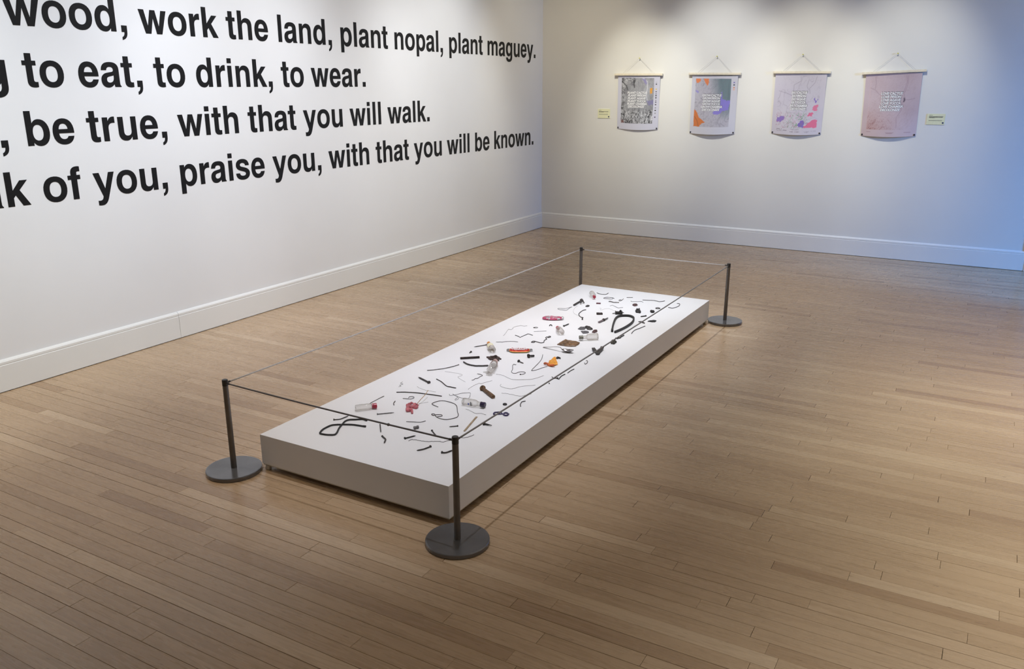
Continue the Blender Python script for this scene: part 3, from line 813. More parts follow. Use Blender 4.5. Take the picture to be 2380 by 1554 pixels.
rope(3, 2, 'short lit rope across the far end of the plinth', M['rope'])

# ------------------------------------------------------------------ found objects on the plinth (plinth-top metres)
ITEMS = [
    dict(k='bottle', n='miniature_bottle', c='bottle', l='small clear bottle with a red cap pointing out from the far end of the plinth', m='cap_red', p=[(2.0687,-3.1678),(2.132,-3.2591)], g='miniature bottles on the plinth', R=0.018, style='round'),
    dict(k='wire', n='wire', c='wire', l='grey wire bent up at both ends beside the farthest red-capped bottle', m='steel', p=[(2.0694,-3.0829),(2.0996,-3.1041),(2.1239,-3.1023),(2.1422,-3.092),(2.1418,-3.0521)], g='wires laid out on the plinth', r=0.00202),
    dict(k='spike', n='rail_spike', c='spike', l='rusty dark spike with a round head and hooked strap near the far edge', m='iron', p=[(2.0799,-3.3506),(2.0847,-3.4762)], r=0.0055, hr=0.012, hook=[(2.1083,-3.421),(2.0926,-3.374),(2.1171,-3.3882)]),
    dict(k='wire', n='wire', c='wire', l='thin wire folded into a long open loop beside the far rusty spike', m='steel', p=[(2.086,-3.5058),(2.0676,-3.562),(2.0355,-3.5767),(2.026,-3.5882),(2.038,-3.6032),(2.0584,-3.6047),(2.0895,-3.6017),(2.0923,-3.5855),(2.0858,-3.5412),(2.086,-3.5058)], g='wires laid out on the plinth', r=0.00118),
    dict(k='wire', n='thread', c='thread', l='hair-thin pale thread curving below the far rusty spike', m='pale', p=[(2.1042,-3.4617),(2.1139,-3.5228),(2.1393,-3.5951),(2.1661,-3.6393),(2.1888,-3.6599),(2.2162,-3.6774)], g='threads laid out on the plinth', r=0.0006),
    dict(k='scrap', n='scrap', c='scrap', l='tiny dark torn scrap with a point, just beyond the hooked twig', m='iron', p=[(2.1589,-3.4594),(2.1563,-3.4233),(2.1656,-3.4378),(2.1747,-3.4254),(2.1778,-3.4415),(2.1751,-3.4591)], g='scraps laid out on the plinth', h=0.008),
    dict(k='wire', n='wire', c='wire', l='dark twisted twig of wire with a trailing tail and a curled end', m='iron', p=[(2.1959,-3.5292),(2.1871,-3.5584),(2.1905,-3.5949),(2.1949,-3.6219),(2.201,-3.6436),(2.2222,-3.6813),(2.2458,-3.7046),(2.2619,-3.7077)], g='wires laid out on the plinth', r=0.00235),
    dict(k='scrap', n='scrap', c='scrap', l='small dark metal crumb below the curled end of the twisted twig', m='iron', p=[(2.2698,-3.7496),(2.2652,-3.7323),(2.2716,-3.7326),(2.2794,-3.7481),(2.2765,-3.7538)], g='scraps laid out on the plinth', h=0.01),
    dict(k='wire', n='wire', c='wire', l='bent wire clip shaped like a long flat loop near the far edge', m='iron', p=[(2.2378,-3.1724),(2.2187,-3.1591),(2.1832,-3.1647),(2.1704,-3.1865),(2.1744,-3.2006),(2.1987,-3.2002),(2.2288,-3.1927),(2.2238,-3.163)], g='wires laid out on the plinth', r=0.00151),
    dict(k='wire', n='wire', c='wire', l='little wire ring with a raised tail, beside the flat loop clip', m='iron', p=[(2.293,-3.1488),(2.2992,-3.1871),(2.2959,-3.2105),(2.2866,-3.2092),(2.2819,-3.193),(2.2864,-3.1829),(2.2965,-3.1886)], g='wires laid out on the plinth', r=0.00151),
    dict(k='wire', n='wire', c='wire', l='thick dull bent strip of metal with a thin end, below the flat loop clip', m='steel', p=[(2.2401,-3.2696),(2.248,-3.2624),(2.2736,-3.2711),(2.2927,-3.2649),(2.3074,-3.2584)], g='wires laid out on the plinth', r=0.00286),
    dict(k='bar', n='strip', c='strip', l='short maroon strip lying between the far red-capped bottle and the slotted block', m='maroon', p=[(2.1868,-3.3516),(2.2138,-3.3409)], g='scraps laid out on the plinth', w=0.016, h=0.006),
    dict(k='wire', n='wire', c='wire', l='thin grey wire bent in a zigzag beyond the black strap loop', m='steel', p=[(2.2899,-3.3636),(2.2959,-3.3378),(2.3254,-3.3614),(2.3545,-3.3847),(2.3789,-3.3621)], g='wires laid out on the plinth', r=0.00118, sharp=1),
    dict(k='wire', n='thread', c='thread', l='fine pale thread with a hooked end running to the black motor', m='pale', p=[(2.2526,-3.4443),(2.2667,-3.4495),(2.2716,-3.4772),(2.2839,-3.4858),(2.2875,-3.4508),(2.3043,-3.4308),(2.328,-3.4366),(2.3536,-3.4567),(2.3753,-3.4632)], g='threads laid out on the plinth', r=0.0006),
    dict(k='block', n='slotted_block', c='block', l='small dark brown block with a light slot, beside the black motor', m='darkbrown', p=[(2.3031,-3.6009),(2.3355,-3.5825)], w=0.022, h=0.01),
    dict(k='motor', n='motor', c='motor', l='small black motor part with a shaft and pin, beyond the black strap loop', m='black', p=[(2.4033,-3.5359),(2.4374,-3.5166)]),
    dict(k='knife', n='pocket_tool', c='tool', l='narrow grey metal tool with a dark collar, pointing at the black strap loop', m='mauve', p=[(2.3917,-3.7677),(2.4016,-3.6557)], r=0.0065),
    dict(k='nail', n='nail', c='nail', l='short grey nail lying just beyond the red-capped stubby bottle', m='iron', p=[(2.2427,-3.9349),(2.2472,-3.8761)], g='nails laid out on the plinth', r=0.0034, hr=0.006),
    dict(k='strap', n='rubber_strap', c='strap', l='thick black rubber strap curled into an open teardrop loop', m='black', p=[(2.5365,-3.9005),(2.5113,-3.8361),(2.4813,-3.7516),(2.4513,-3.6528),(2.4444,-3.5917),(2.4644,-3.5606),(2.4971,-3.5465),(2.5294,-3.5654),(2.5515,-3.6068),(2.5706,-3.6803),(2.5755,-3.7636),(2.5714,-3.8417),(2.5597,-3.9145)], w=0.01, h=0.014),
    dict(k='scrap', n='scrap', c='scrap', l='long grey stone-textured scrap, topmost of the torn pieces above the flask', m='gravel', p=[(2.3379,-3.9464),(2.3328,-3.9003),(2.3581,-3.886),(2.3729,-3.9059),(2.379,-3.9392),(2.3601,-3.9535)], g='scraps laid out on the plinth', h=0.006),
    dict(k='scrap', n='scrap', c='scrap', l='dark crumpled scrap with ragged edges touching the long grey scrap', m='iron', p=[(2.3571,-3.8925),(2.3559,-3.8708),(2.3674,-3.8718),(2.3898,-3.8815),(2.4067,-3.9052),(2.4198,-3.9124),(2.4108,-3.927),(2.3931,-3.9312),(2.3732,-3.9057)], g='scraps laid out on the plinth', h=0.011),
    dict(k='scrap', n='scrap', c='scrap', l='flat grey square scrap lying closest above the glass flask neck', m='gravel', p=[(2.3702,-3.9747),(2.3947,-3.9557),(2.4098,-3.9544),(2.4253,-3.9744),(2.426,-3.9975),(2.4048,-4.0166)], g='scraps laid out on the plinth', h=0.004),
    dict(k='scrap', n='pebble', c='stone', l='reddish brown pebble tucked behind the base of the glass flask', m='stone', p=[(2.4402,-3.9695),(2.4343,-3.9355),(2.4415,-3.9256),(2.4516,-3.9198),(2.4625,-3.9425),(2.4567,-3.9716)], g='scraps laid out on the plinth', h=0.01),
    dict(k='wire', n='wire', c='wire', l='short straight grey wire nearest the far edge of the plinth', m='steel', p=[(2.2991,-3.1075),(2.317,-3.0974),(2.3346,-3.0865)], g='wires laid out on the plinth', r=0.00185),
    dict(k='wire', n='wire', c='wire', l='fine wire with a hooked end and a dark tip, below the shortest straight wire', m='steel', p=[(2.356,-3.1704),(2.3675,-3.1901),(2.3984,-3.1745),(2.4242,-3.158),(2.4419,-3.1703)], g='wires laid out on the plinth', r=0.00118),
    dict(k='wire', n='wire', c='wire', l='long grey wire with a slight kink, beside the far end of the rope', m='steel', p=[(2.4165,-3.1192),(2.4475,-3.1074),(2.4891,-3.0923),(2.5087,-3.099),(2.5279,-3.1049),(2.545,-3.0878),(2.5517,-3.0653)], g='wires laid out on the plinth', r=0.00202),
    dict(k='scrap', n='scrap', c='scrap', l='reddish dry leaf-shaped scrap below the fine hooked wire', m='stone', p=[(2.4087,-3.2787),(2.4177,-3.2546),(2.4416,-3.2637),(2.4379,-3.2837),(2.4299,-3.2954)], g='scraps laid out on the plinth', h=0.012),
    dict(k='scrap', n='chunk', c='scrap', l='black lumpy chunk with two horns beyond the black strap loop', m='black', p=[(2.4827,-3.411),(2.474,-3.3687),(2.4884,-3.3735),(2.4899,-3.3511),(2.5021,-3.3872),(2.5248,-3.4185),(2.526,-3.4372),(2.4977,-3.4381)], g='scraps laid out on the plinth', h=0.015),
    dict(k='ring', n='metal_ring', c='ring', l='small dark metal ring lying flat near the rope', m='iron', p=[(2.5797,-3.2696)], R=0.0135, r=0.0022),
    dict(k='scrap', n='pebble', c='stone', l='smooth black pebble between the metal ring and the horned chunk', m='black', p=[(2.5616,-3.3603),(2.5761,-3.3607),(2.593,-3.3596),(2.5959,-3.3808),(2.5861,-3.3923),(2.574,-3.3847)], g='scraps laid out on the plinth', h=0.012),
    dict(k='wire', n='wire', c='wire', l='dark wire bent into a wide open hook passing under the far rope end', m='iron', p=[(2.6436,-3.0895),(2.6615,-3.0931),(2.6707,-3.1106),(2.6768,-3.1521),(2.6733,-3.1834),(2.661,-3.2186),(2.647,-3.2195),(2.6296,-3.217)], g='wires laid out on the plinth', r=0.00185),
    dict(k='nail', n='nail', c='nail', l='short black nail between the strap loop and the smooth black pebble', m='black', p=[(2.5821,-3.4851),(2.5596,-3.5175)], g='nails laid out on the plinth', r=0.0036, hr=0.005),
    dict(k='scrap', n='scrap', c='scrap', l='flat dark curled leaf-like scrap beside the closed end of the strap', m='iron', p=[(2.5871,-3.6265),(2.5957,-3.6185),(2.6066,-3.6061),(2.6378,-3.6396),(2.6332,-3.6438),(2.6139,-3.6346)], g='scraps laid out on the plinth', h=0.006),
    dict(k='scrap', n='scrap', c='scrap', l='dark flat shard lying under the rope beside the curled leaf scrap', m='black', p=[(2.6329,-3.5927),(2.6477,-3.575),(2.6634,-3.5543),(2.6777,-3.5533),(2.6789,-3.5823),(2.6643,-3.5929),(2.6478,-3.5906)], g='scraps laid out on the plinth', h=0.008),
    dict(k='wire', n='wire', c='wire', l='black cable hook arching along the rope, beside the strap loop', m='black', p=[(2.6484,-3.8799),(2.6433,-3.8579),(2.6385,-3.8226),(2.6398,-3.7927),(2.6493,-3.7491),(2.6584,-3.6939)], g='wires laid out on the plinth', r=0.00185),
    dict(k='wire', n='thread', c='thread', l='thin crinkled wire rising from the plinth edge towards the faded pink can', m='pale', p=[(2.0276,-4.2775),(2.0143,-4.2287),(1.9903,-4.1594),(1.994,-4.1478),(2.0036,-4.1482),(2.0032,-4.1278),(1.993,-4.101),(1.9974,-4.0738),(2.0046,-4.0569),(2.0131,-4.046),(2.0338,-4.0456),(2.0395,-4.0371),(2.0468,-4.0315)], g='threads laid out on the plinth', r=0.0009, cr=0.0013),
    dict(k='can', n='crushed_can', c='can', l='flattened pink and silver drink can beyond the red-capped stubby bottle', m='can_pink', p=[(2.054,-3.8525),(2.1714,-3.7941)], R=0.034, h=0.014),
    dict(k='wire', n='wire', c='wire', l='tiny half ring of dark wire beyond the red-capped stubby bottle', m='iron', p=[(2.1655,-3.9722),(2.1596,-3.9543),(2.1615,-3.9471),(2.1687,-3.9507),(2.1781,-3.965)], g='wires laid out on the plinth', r=0.00252),
    dict(k='pulltab', n='pull_tab', c='pull tab', l='can pull tab with a dark half, beside the thin straight rod', m='steel', p=[(2.097,-4.0474),(2.1212,-4.0352)]),
    dict(k='wire', n='wire', c='wire', l='pale thin straight rod below the pull tab', m='steel', p=[(2.1393,-4.1178),(2.1607,-4.1013),(2.1804,-4.0851),(2.1973,-4.0712)], g='wires laid out on the plinth', r=0.00109),
    dict(k='wire', n='wire', c='wire', l='dark wire bent in a wide W zigzag below the crinkled wire', m='iron', p=[(2.0834,-4.2391),(2.1081,-4.2453),(2.1289,-4.2591),(2.1271,-4.2345),(2.1305,-4.2047),(2.1333,-4.177),(2.1521,-4.1819),(2.1719,-4.1889)], g='wires laid out on the plinth', r=0.00168, cr=0.0011, sharp=1),
    dict(k='eyewire', n='eyelet_wire', c='wire', l='dark wire with an eyelet at each end, beyond the spoon', m='iron', p=[(2.2377,-4.2866),(2.2582,-4.2903),(2.2798,-4.2945),(2.2883,-4.2778),(2.2745,-4.2443),(2.2741,-4.2141),(2.2592,-4.1987),(2.2552,-4.1817),(2.2637,-4.1755)], g='wires laid out on the plinth', r=0.0021, l1=[(2.227,-4.308),(2.2269,-4.29),(2.2372,-4.2855),(2.2423,-4.3039),(2.233,-4.3118)], l2=[(2.2643,-4.1841),(2.2618,-4.1642),(2.2691,-4.1586),(2.275,-4.1746),(2.2687,-4.1851)]),
    dict(k='wire', n='wire', c='wire', l='dull grey rod lying alone between the crinkled wire and the orange-capped bottle', m='steel', p=[(2.0551,-4.4017),(2.0856,-4.3844),(2.0973,-4.3704),(2.1143,-4.3554),(2.1328,-4.3463),(2.1591,-4.3407)], g='wires laid out on the plinth', r=0.00134, cr=0.0011),
    dict(k='bottle', n='miniature_bottle', c='bottle', l='stubby clear bottle with a red cap facing away, above the brown leather flap', m='cap_red', p=[(2.3127,-4.1062),(2.2467,-4.0282)], g='miniature bottles on the plinth', R=0.0185, style='round'),
    dict(k='wrapper', n='foil_tin', c='tin', l='crushed red tin with yellow edges and white lettering', m='tin_red', p=[(2.1906,-4.5133),(2.3069,-4.4473)], R=0.034, h=0.013),
    dict(k='scrap', n='leather_flap', c='leather', l='folded brown leather flap with a crumpled corner', m='leather', p=[(2.3707,-4.2801),(2.3693,-4.2264),(2.3693,-4.1729),(2.4029,-4.1828),(2.4477,-4.1773),(2.4663,-4.1879),(2.4756,-4.2218),(2.4734,-4.2618),(2.4498,-4.2784),(2.4046,-4.2816)], g='scraps laid out on the plinth', h=0.01),
    dict(k='bottle', n='miniature_bottle', c='bottle', l='clear glass flask with a metal cap lying beside the grey torn scraps', m='cap_metal', p=[(2.5262,-4.0774),(2.4437,-4.1481)], g='miniature bottles on the plinth', R=0.019, style='flask'),
    dict(k='spoon', n='spoon', c='spoon', l='tarnished metal spoon with a raised handle below the brown leather flap', m='spoon', p=[(2.3295,-4.3594),(2.4458,-4.3749),(2.5146,-4.3696)]),
    dict(k='scrap', n='rock', c='stone', l='rounded dark grey rock lying against the rope', m='rock', p=[(2.6098,-4.09),(2.605,-4.0661),(2.6087,-4.0553),(2.6341,-4.0649),(2.6414,-4.0787),(2.6431,-4.1203),(2.6219,-4.118)], g='scraps laid out on the plinth', h=0.012),
    dict(k='bracket', n='v_bracket', c='bracket', l='heavy black metal bracket with two arms in a V under the rope', m='iron', p=[(2.5863,-4.2734),(2.6373,-4.3242),(2.6243,-4.2331)]),
    dict(k='wire', n='wire', c='wire', l='black jagged wire like a bird in flight beside the strap ends', m='black', p=[(2.6046,-4.0093),(2.6183,-4.0172),(2.6189,-3.9944),(2.6264,-4.0011),(2.6219,-3.9706),(2.6239,-3.9348)], g='wires laid out on the plinth', r=0.00336, sharp=1),
    dict(k='wire', n='wire', c='wire', l='small dark coil of wire tangled beneath the rope near the V bracket', m='iron', p=[(2.637,-4.4879),(2.6474,-4.5046),(2.6504,-4.4944),(2.6455,-4.4688),(2.6356,-4.4514),(2.6286,-4.4514)], g='wires laid out on the plinth', r=0.00151),
    dict(k='nail', n='nail', c='nail', l='long grey nail pointing at the orange-capped bottle', m='steel', p=[(2.0371,-4.4776),(1.9978,-4.5424)], g='nails laid out on the plinth', r=0.0026, hr=0.0048),
    dict(k='bottle', n='miniature_bottle', c='bottle', l='clear bottle with an orange cap and cream label', m='cap_orange', p=[(2.1419,-4.581),(2.0553,-4.4831)], g='miniature bottles on the plinth', R=0.0175, style='label'),
    dict(k='scrap', n='scrap', c='scrap', l='small pointed dark chip beyond the flat rusty bar', m='iron', p=[(2.0347,-4.6469),(2.0275,-4.6228),(2.031,-4.6147),(2.0381,-4.6248)], g='scraps laid out on the plinth', h=0.008),
    dict(k='bar', n='iron_bar', c='bar', l='straight flat rusty iron bar near the edge of the plinth', m='darkbrown', p=[(2.0464,-4.7518),(2.1243,-4.6859)], w=0.01, h=0.011),
    dict(k='wire', n='curved_rod', c='rod', l='thick dark rod curved like a bow below the straight rusty bar', m='iron', p=[(2.0915,-4.7886),(2.1085,-4.7989),(2.1302,-4.8092),(2.1545,-4.8122),(2.176,-4.8111),(2.1958,-4.8015),(2.2168,-4.7879),(2.232,-4.7754)], g='wires laid out on the plinth', r=0.00386),
    dict(k='gear', n='rusty_plate', c='scrap', l='jagged rusty plate with a hole and spiky edges', m='rust', p=[(2.1952,-4.6585)], g='scraps laid out on the plinth', R=0.03, h=0.006),
    dict(k='crushed', n='crushed_bottle', c='bottle', l='crumpled clear plastic bottle with a pinkish top below the jagged rusty plate', m='clear', p=[(2.3053,-4.8759),(2.2543,-4.741)], g='miniature bottles on the plinth', R=0.02),
    dict(k='wire', n='wire', c='wire', l='dark wire bent back on itself in a crooked hook below the crumpled bottle', m='iron', p=[(2.2472,-4.9036),(2.2637,-4.9042),(2.2771,-4.907),(2.2835,-4.9154),(2.2817,-4.933),(2.2843,-4.9597),(2.2762,-4.9679),(2.2793,-4.9854),(2.274,-4.9965)], g='wires laid out on the plinth', r=0.00134),
    dict(k='wire', n='thread', c='thread', l='pale thread with a sharp hairpin turn near the plinth edge', m='pale', p=[(2.087,-4.9524),(2.1459,-4.9453),(2.1875,-4.9503),(2.1937,-4.97),(2.1856,-4.9848),(2.2101,-5.0051),(2.2596,-5.0305)], g='threads laid out on the plinth', r=0.0006),
    dict(k='wire', n='wire', c='wire', l='long dark grey wire sweeping up beside the bowed rod', m='steel', p=[(2.0024,-4.9866),(2.0357,-4.9516),(2.0597,-4.9192),(2.0785,-4.8786),(2.0918,-4.8325)], g='wires laid out on the plinth', r=0.00202),
    dict(k='pipe', n='pipe_elbow', c='bolt', l='dark L-shaped bolt with a thick head, below the red tin', m='darkbrown', p=[(2.3428,-4.5529),(2.3623,-4.5252)], r=0.0056, hr=0.0105),
    dict(k='nail', n='nail', c='nail', l='small flat-headed nail between the L-shaped bolt and the curly black-beaded wire', m='iron', p=[(2.3344,-4.6411),(2.3692,-4.6521)], g='nails laid out on the plinth', r=0.0024, hr=0.0085),
    dict(k='wire', n='wire', c='wire', l='curly wire with a tangled looped end and a black bead', m='iron', p=[(2.3441,-4.6845),(2.341,-4.6902),(2.3321,-4.6857),(2.3368,-4.7082),(2.3631,-4.7539),(2.3791,-4.7933),(2.3978,-4.8082),(2.4094,-4.8037),(2.4118,-4.7864),(2.4232,-4.7693),(2.4445,-4.769),(2.4494,-4.7879),(2.4426,-4.8007),(2.4389,-4.8096)], g='wires laid out on the plinth', r=0.00126, bead=1),
    dict(k='wire', n='wire', c='wire', l='thin dark wire bent in a V that ends under the orange scrap', m='iron', p=[(2.3852,-4.4718),(2.4142,-4.5385),(2.4318,-4.6035),(2.4432,-4.6644),(2.4531,-4.7136),(2.4612,-4.7295),(2.4757,-4.7018),(2.487,-4.6572),(2.4966,-4.6319)], g='wires laid out on the plinth', r=0.00126),
    dict(k='cloth', n='orange_scrap', c='scrap', l='bright orange scrap of plastic with a folded red edge', m='orange', p=[(2.4677,-4.556),(2.4714,-4.525),(2.4737,-4.4974),(2.5087,-4.5499),(2.5317,-4.5832),(2.5238,-4.6133),(2.5113,-4.6298),(2.4956,-4.626)], g='scraps laid out on the plinth', h=0.028),
    dict(k='scrap', n='scrap', c='scrap', l='small dark hooked chip touching the corner of the orange scrap', m='iron', p=[(2.4762,-4.4978),(2.4735,-4.4817),(2.4816,-4.4783),(2.4972,-4.4823),(2.5018,-4.4932),(2.4895,-4.4902),(2.4879,-4.5011)], g='scraps laid out on the plinth', h=0.009),
    dict(k='wire', n='thread', c='thread', l='long pale thread sagging like a smile beyond the big brown bolt', m='pale', p=[(2.3307,-4.8608),(2.367,-4.8595),(2.4142,-4.8812),(2.4509,-4.8855),(2.5129,-4.8452),(2.5319,-4.8105),(2.5448,-4.7636)], g='threads laid out on the plinth', r=0.0009),
    dict(k='wire', n='thread', c='thread', l='pale wire with a tiny hook, beyond the thread next to the rope', m='pale', p=[(2.4259,-4.9736),(2.4328,-4.9938),(2.4576,-5.0059),(2.5012,-5.0024),(2.5213,-4.9578),(2.5465,-4.9291),(2.574,-4.9039)], g='threads laid out on the plinth', r=0.0009),
    dict(k='wire', n='thread', c='thread', l='pale wavy thread ending at the rope, between the brown bolt and rope', m='pale', p=[(2.4885,-5.0758),(2.5226,-5.0678),(2.583,-5.0674),(2.6002,-5.0407),(2.6139,-5.0147)], g='threads laid out on the plinth', r=0.0009, cr=0.0013),
    dict(k='wire', n='wire', c='wire', l='spindly twig of wire with a dark knot beside the middle of the rope', m='iron', p=[(2.59,-4.7619),(2.6104,-4.7786),(2.6139,-4.7689),(2.6257,-4.7724)], g='wires laid out on the plinth', r=0.00185, bead=1),
    dict(k='wire', n='wire', c='wire', l='thick black wire leaning out from the rope beside the dark knotted twig', m='black', p=[(2.6343,-4.7762),(2.6288,-4.7487),(2.6253,-4.7249),(2.6289,-4.6967)], g='wires laid out on the plinth', r=0.00218),
    dict(k='bead', n='bead', c='bead', l='tiny dark bead lying close to the rope', m='iron', p=[(2.6222,-4.8531)], R=0.0035),
    dict(k='wire', n='wire', c='wire', l='black wire lying half hidden along the rope near the orange scrap', m='black', p=[(2.6316,-4.673),(2.6301,-4.6526),(2.6298,-4.6313),(2.6336,-4.6038)], g='wires laid out on the plinth', r=0.00185),
    dict(k='nail', n='bolt', c='nail', l='long dark bolt with a round head between the squiggle and the bent wire', m='iron', p=[(2.1185,-5.1338),(2.026,-5.0928)], g='nails laid out on the plinth', r=0.004, hr=0.0085),
    dict(k='wire', n='wire', c='wire', l='tiny squiggle of thin wire near the plinth edge', m='steel', p=[(1.995,-5.1775),(1.9978,-5.1992),(2.0151,-5.204),(2.0114,-5.223),(2.0238,-5.2304),(2.0207,-5.2441)], g='wires laid out on the plinth', r=0.00067, cr=0.0011),
    dict(k='wire', n='wire', c='wire', l='dark wire bent in an S, between the long bolt and the purple-capped bottle', m='iron', p=[(2.1169,-5.0694),(2.1566,-5.0867),(2.2135,-5.1249),(2.241,-5.1271),(2.2688,-5.1268)], g='wires laid out on the plinth', r=0.00218),
    dict(k='wire', n='thread', c='thread', l='pale thread with a curled end above the long straight rod', m='pale', p=[(2.0931,-5.1944),(2.1132,-5.2068),(2.1562,-5.2177),(2.1855,-5.2161),(2.2141,-5.2137)], g='threads laid out on the plinth', r=0.0006),
    dict(k='wire', n='rod', c='rod', l="long straight dark rod lying across the pink glove's string", m='iron', p=[(2.0595,-5.3122),(2.0761,-5.2993),(2.1081,-5.2834),(2.1498,-5.2689),(2.2104,-5.2573),(2.2715,-5.2485)], g='wires laid out on the plinth', r=0.00218),
    dict(k='wire', n='wire', c='wire', l='grey wire curled into a fish hook beside the pink glove', m='steel', p=[(2.1327,-5.3597),(2.1648,-5.348),(2.1723,-5.335),(2.169,-5.3235),(2.159,-5.3169),(2.1459,-5.3255),(2.1507,-5.3406)], g='wires laid out on the plinth', r=0.00143),
    dict(k='wire', n='wire', c='wire', l='short bent bit of dark wire between the red-capped bottle and the fish hook', m='iron', p=[(2.1229,-5.4038),(2.1342,-5.4297),(2.1486,-5.4461)], g='wires laid out on the plinth', r=0.00185),
    dict(k='glove', n='pink_glove', c='glove', l='shrivelled pink rubber glove piece with a tan string', m='pink', p=[(2.2429,-5.4364)], poly=[(2.195,-5.4143),(2.2046,-5.3875),(2.2252,-5.3725),(2.2468,-5.3975),(2.254,-5.4301),(2.2734,-5.4622),(2.2811,-5.4882),(2.2494,-5.4759),(2.2241,-5.4419),(2.2241,-5.4178),(2.2076,-5.4272)], string=[(2.2434,-5.3995),(2.239,-5.3677),(2.2319,-5.3227),(2.2219,-5.285)]),
    dict(k='wire', n='thread', c='thread', l='short pale thread trailing from the pink glove', m='pale', p=[(2.2314,-5.374),(2.2442,-5.3581),(2.2585,-5.3371)], g='threads laid out on the plinth', r=0.0006),
    dict(k='wire', n='wire', c='wire', l='big open loop of wire ending in two small knotted circles', m='iron', p=[(2.3324,-5.3656),(2.2909,-5.3522),(2.2858,-5.3283),(2.3067,-5.2925),(2.3614,-5.2939),(2.3948,-5.3121),(2.4386,-5.3702),(2.4647,-5.4037),(2.4699,-5.4324),(2.4464,-5.4673),(2.4142,-5.472),(2.3862,-5.4603),(2.368,-5.4428),(2.3555,-5.4479),(2.3688,-5.4583),(2.3792,-5.4444),(2.3969,-5.4343),(2.4081,-5.4459),(2.3949,-5.4613)], g='wires laid out on the plinth', r=0.00143),
    dict(k='wire', n='thread', c='thread', l='pale crinkled thread pointing at the head of the big brown bolt', m='pale', p=[(2.3276,-5.1091),(2.3228,-5.0882),(2.322,-5.0468),(2.3274,-5.0146),(2.3392,-5.0128),(2.3461,-4.9894),(2.3629,-4.9501)], g='threads laid out on the plinth', r=0.0008, cr=0.0013),
    dict(k='spike', n='rusty_bolt', c='bolt', l='large rusty brown bolt with a round domed head', m='rustbolt', p=[(2.3919,-5.086),(2.4925,-5.1534)], r=0.0085, hr=0.0145),
    dict(k='bottle', n='miniature_bottle', c='bottle', l='clear bottle with a dark purple cap and a printed blue mark', m='cap_purple', p=[(2.4104,-5.2837),(2.5218,-5.2741)], g='miniature bottles on the plinth', R=0.0165, style='print'),
    dict(k='wire', n='wire', c='wire', l='fine tangled wire with loops trailing behind the purple-capped bottle', m='steel', p=[(2.2844,-5.2057),(2.2965,-5.2185),(2.3116,-5.2054),(2.3284,-5.1691),(2.345,-5.1527),(2.3584,-5.1451),(2.3682,-5.1558),(2.3913,-5.2062),(2.3646,-5.2192),(2.326,-5.2118),(2.298,-5.198),(2.3179,-5.2073),(2.3395,-5.2168),(2.3447,-5.2471),(2.352,-5.2554),(2.3561,-5.2419),(2.3505,-5.2259)], g='wires laid out on the plinth', r=0.00092),
    dict(k='disc', n='black_disc', c='disc', l='small round black disc lying flat between the rope and the purple-capped bottle', m='black', p=[(2.5756,-5.1932)], R=0.0095, h=0.006),
    dict(k='clip', n='purple_clip', c='clip', l='dark purple clip with a loop and a ring, under the rope', m='purple', p=[(2.605,-5.2982)], r=0.0028, loop=[(2.6192,-5.2922),(2.6052,-5.2829),(2.5931,-5.2915),(2.5864,-5.2986),(2.5876,-5.311),(2.5945,-5.3185),(2.6067,-5.3115),(2.6188,-5.3006),(2.6281,-5.2953)], ring=[(2.6281,-5.2953),(2.6273,-5.2835),(2.6334,-5.278),(2.6446,-5.2838),(2.6505,-5.2967),(2.6466,-5.3058),(2.6372,-5.3042),(2.6281,-5.2953)], tail=[(2.6467,-5.2887),(2.649,-5.2834)]),
    dict(k='bar', n='wooden_stick', c='stick', l='flat tan wooden stick next to the rope near the closest post', m='tan', p=[(2.5814,-5.5348),(2.5424,-5.3773)], w=0.008, h=0.003),
    dict(k='nail', n='nail', c='nail', l='thick black tapered nail lying just outside the rope', m='black', p=[(2.6156,-5.4349),(2.6534,-5.4335)], g='nails laid out on the plinth', r=0.005, hr=0.0085, taper=1),
    dict(k='wire', n='thread', c='thread', l='pale crinkled thread below the purple-capped bottle', m='pale', p=[(2.4527,-5.3248),(2.4837,-5.3328),(2.5072,-5.3449),(2.5229,-5.345),(2.5368,-5.3361),(2.5648,-5.3373)], g='threads laid out on the plinth', r=0.0009, cr=0.0013),
    dict(k='wire', n='wire', c='wire', l='short black wire hook standing outside the rope near the purple clip', m='iron', p=[(2.6359,-5.1124),(2.6271,-5.1282),(2.6349,-5.156),(2.649,-5.1797)], g='wires laid out on the plinth', r=0.00202),
    dict(k='nail', n='nail', c='nail', l='small dark nail lying between the big wire loop and the tan stick', m='iron', p=[(2.5278,-5.505),(2.5014,-5.5284)], g='nails laid out on the plinth', r=0.0022, hr=0.004),
    dict(k='nail', n='nail', c='nail', l='straight grey nail lying beside the red-capped bottle nearest the front', m='steel', p=[(2.1535,-5.5678),(2.2039,-5.517)], g='nails laid out on the plinth', r=0.0024, hr=0.0046),
    dict(k='wire', n='wire', c='wire', l='grey wire with a split forked tip below the big wire loop', m='steel', p=[(2.3108,-5.5715),(2.3381,-5.5598),(2.3676,-5.5459),(2.3775,-5.5239)], g='wires laid out on the plinth', r=0.00143),
    dict(k='tube', n='metal_ferrule', c='ferrule', l='small grey metal ferrule touching the front rope', m='steel', p=[(2.387,-5.6205),(2.3968,-5.602)], r=0.0068),
    dict(k='nail', n='nail', c='nail', l='black nail lying on a slant just inside the front rope end', m='black', p=[(2.4146,-5.7181),(2.4349,-5.6738)], g='nails laid out on the plinth', r=0.0028, hr=0.0056),
    dict(k='nail', n='nail', c='nail', l='bent dark nail crossing beneath the front rope', m='iron', p=[(2.4634,-5.5981),(2.4833,-5.6145),(2.515,-5.6373)], g='nails laid out on the plinth', r=0.0026, hr=0.0042),
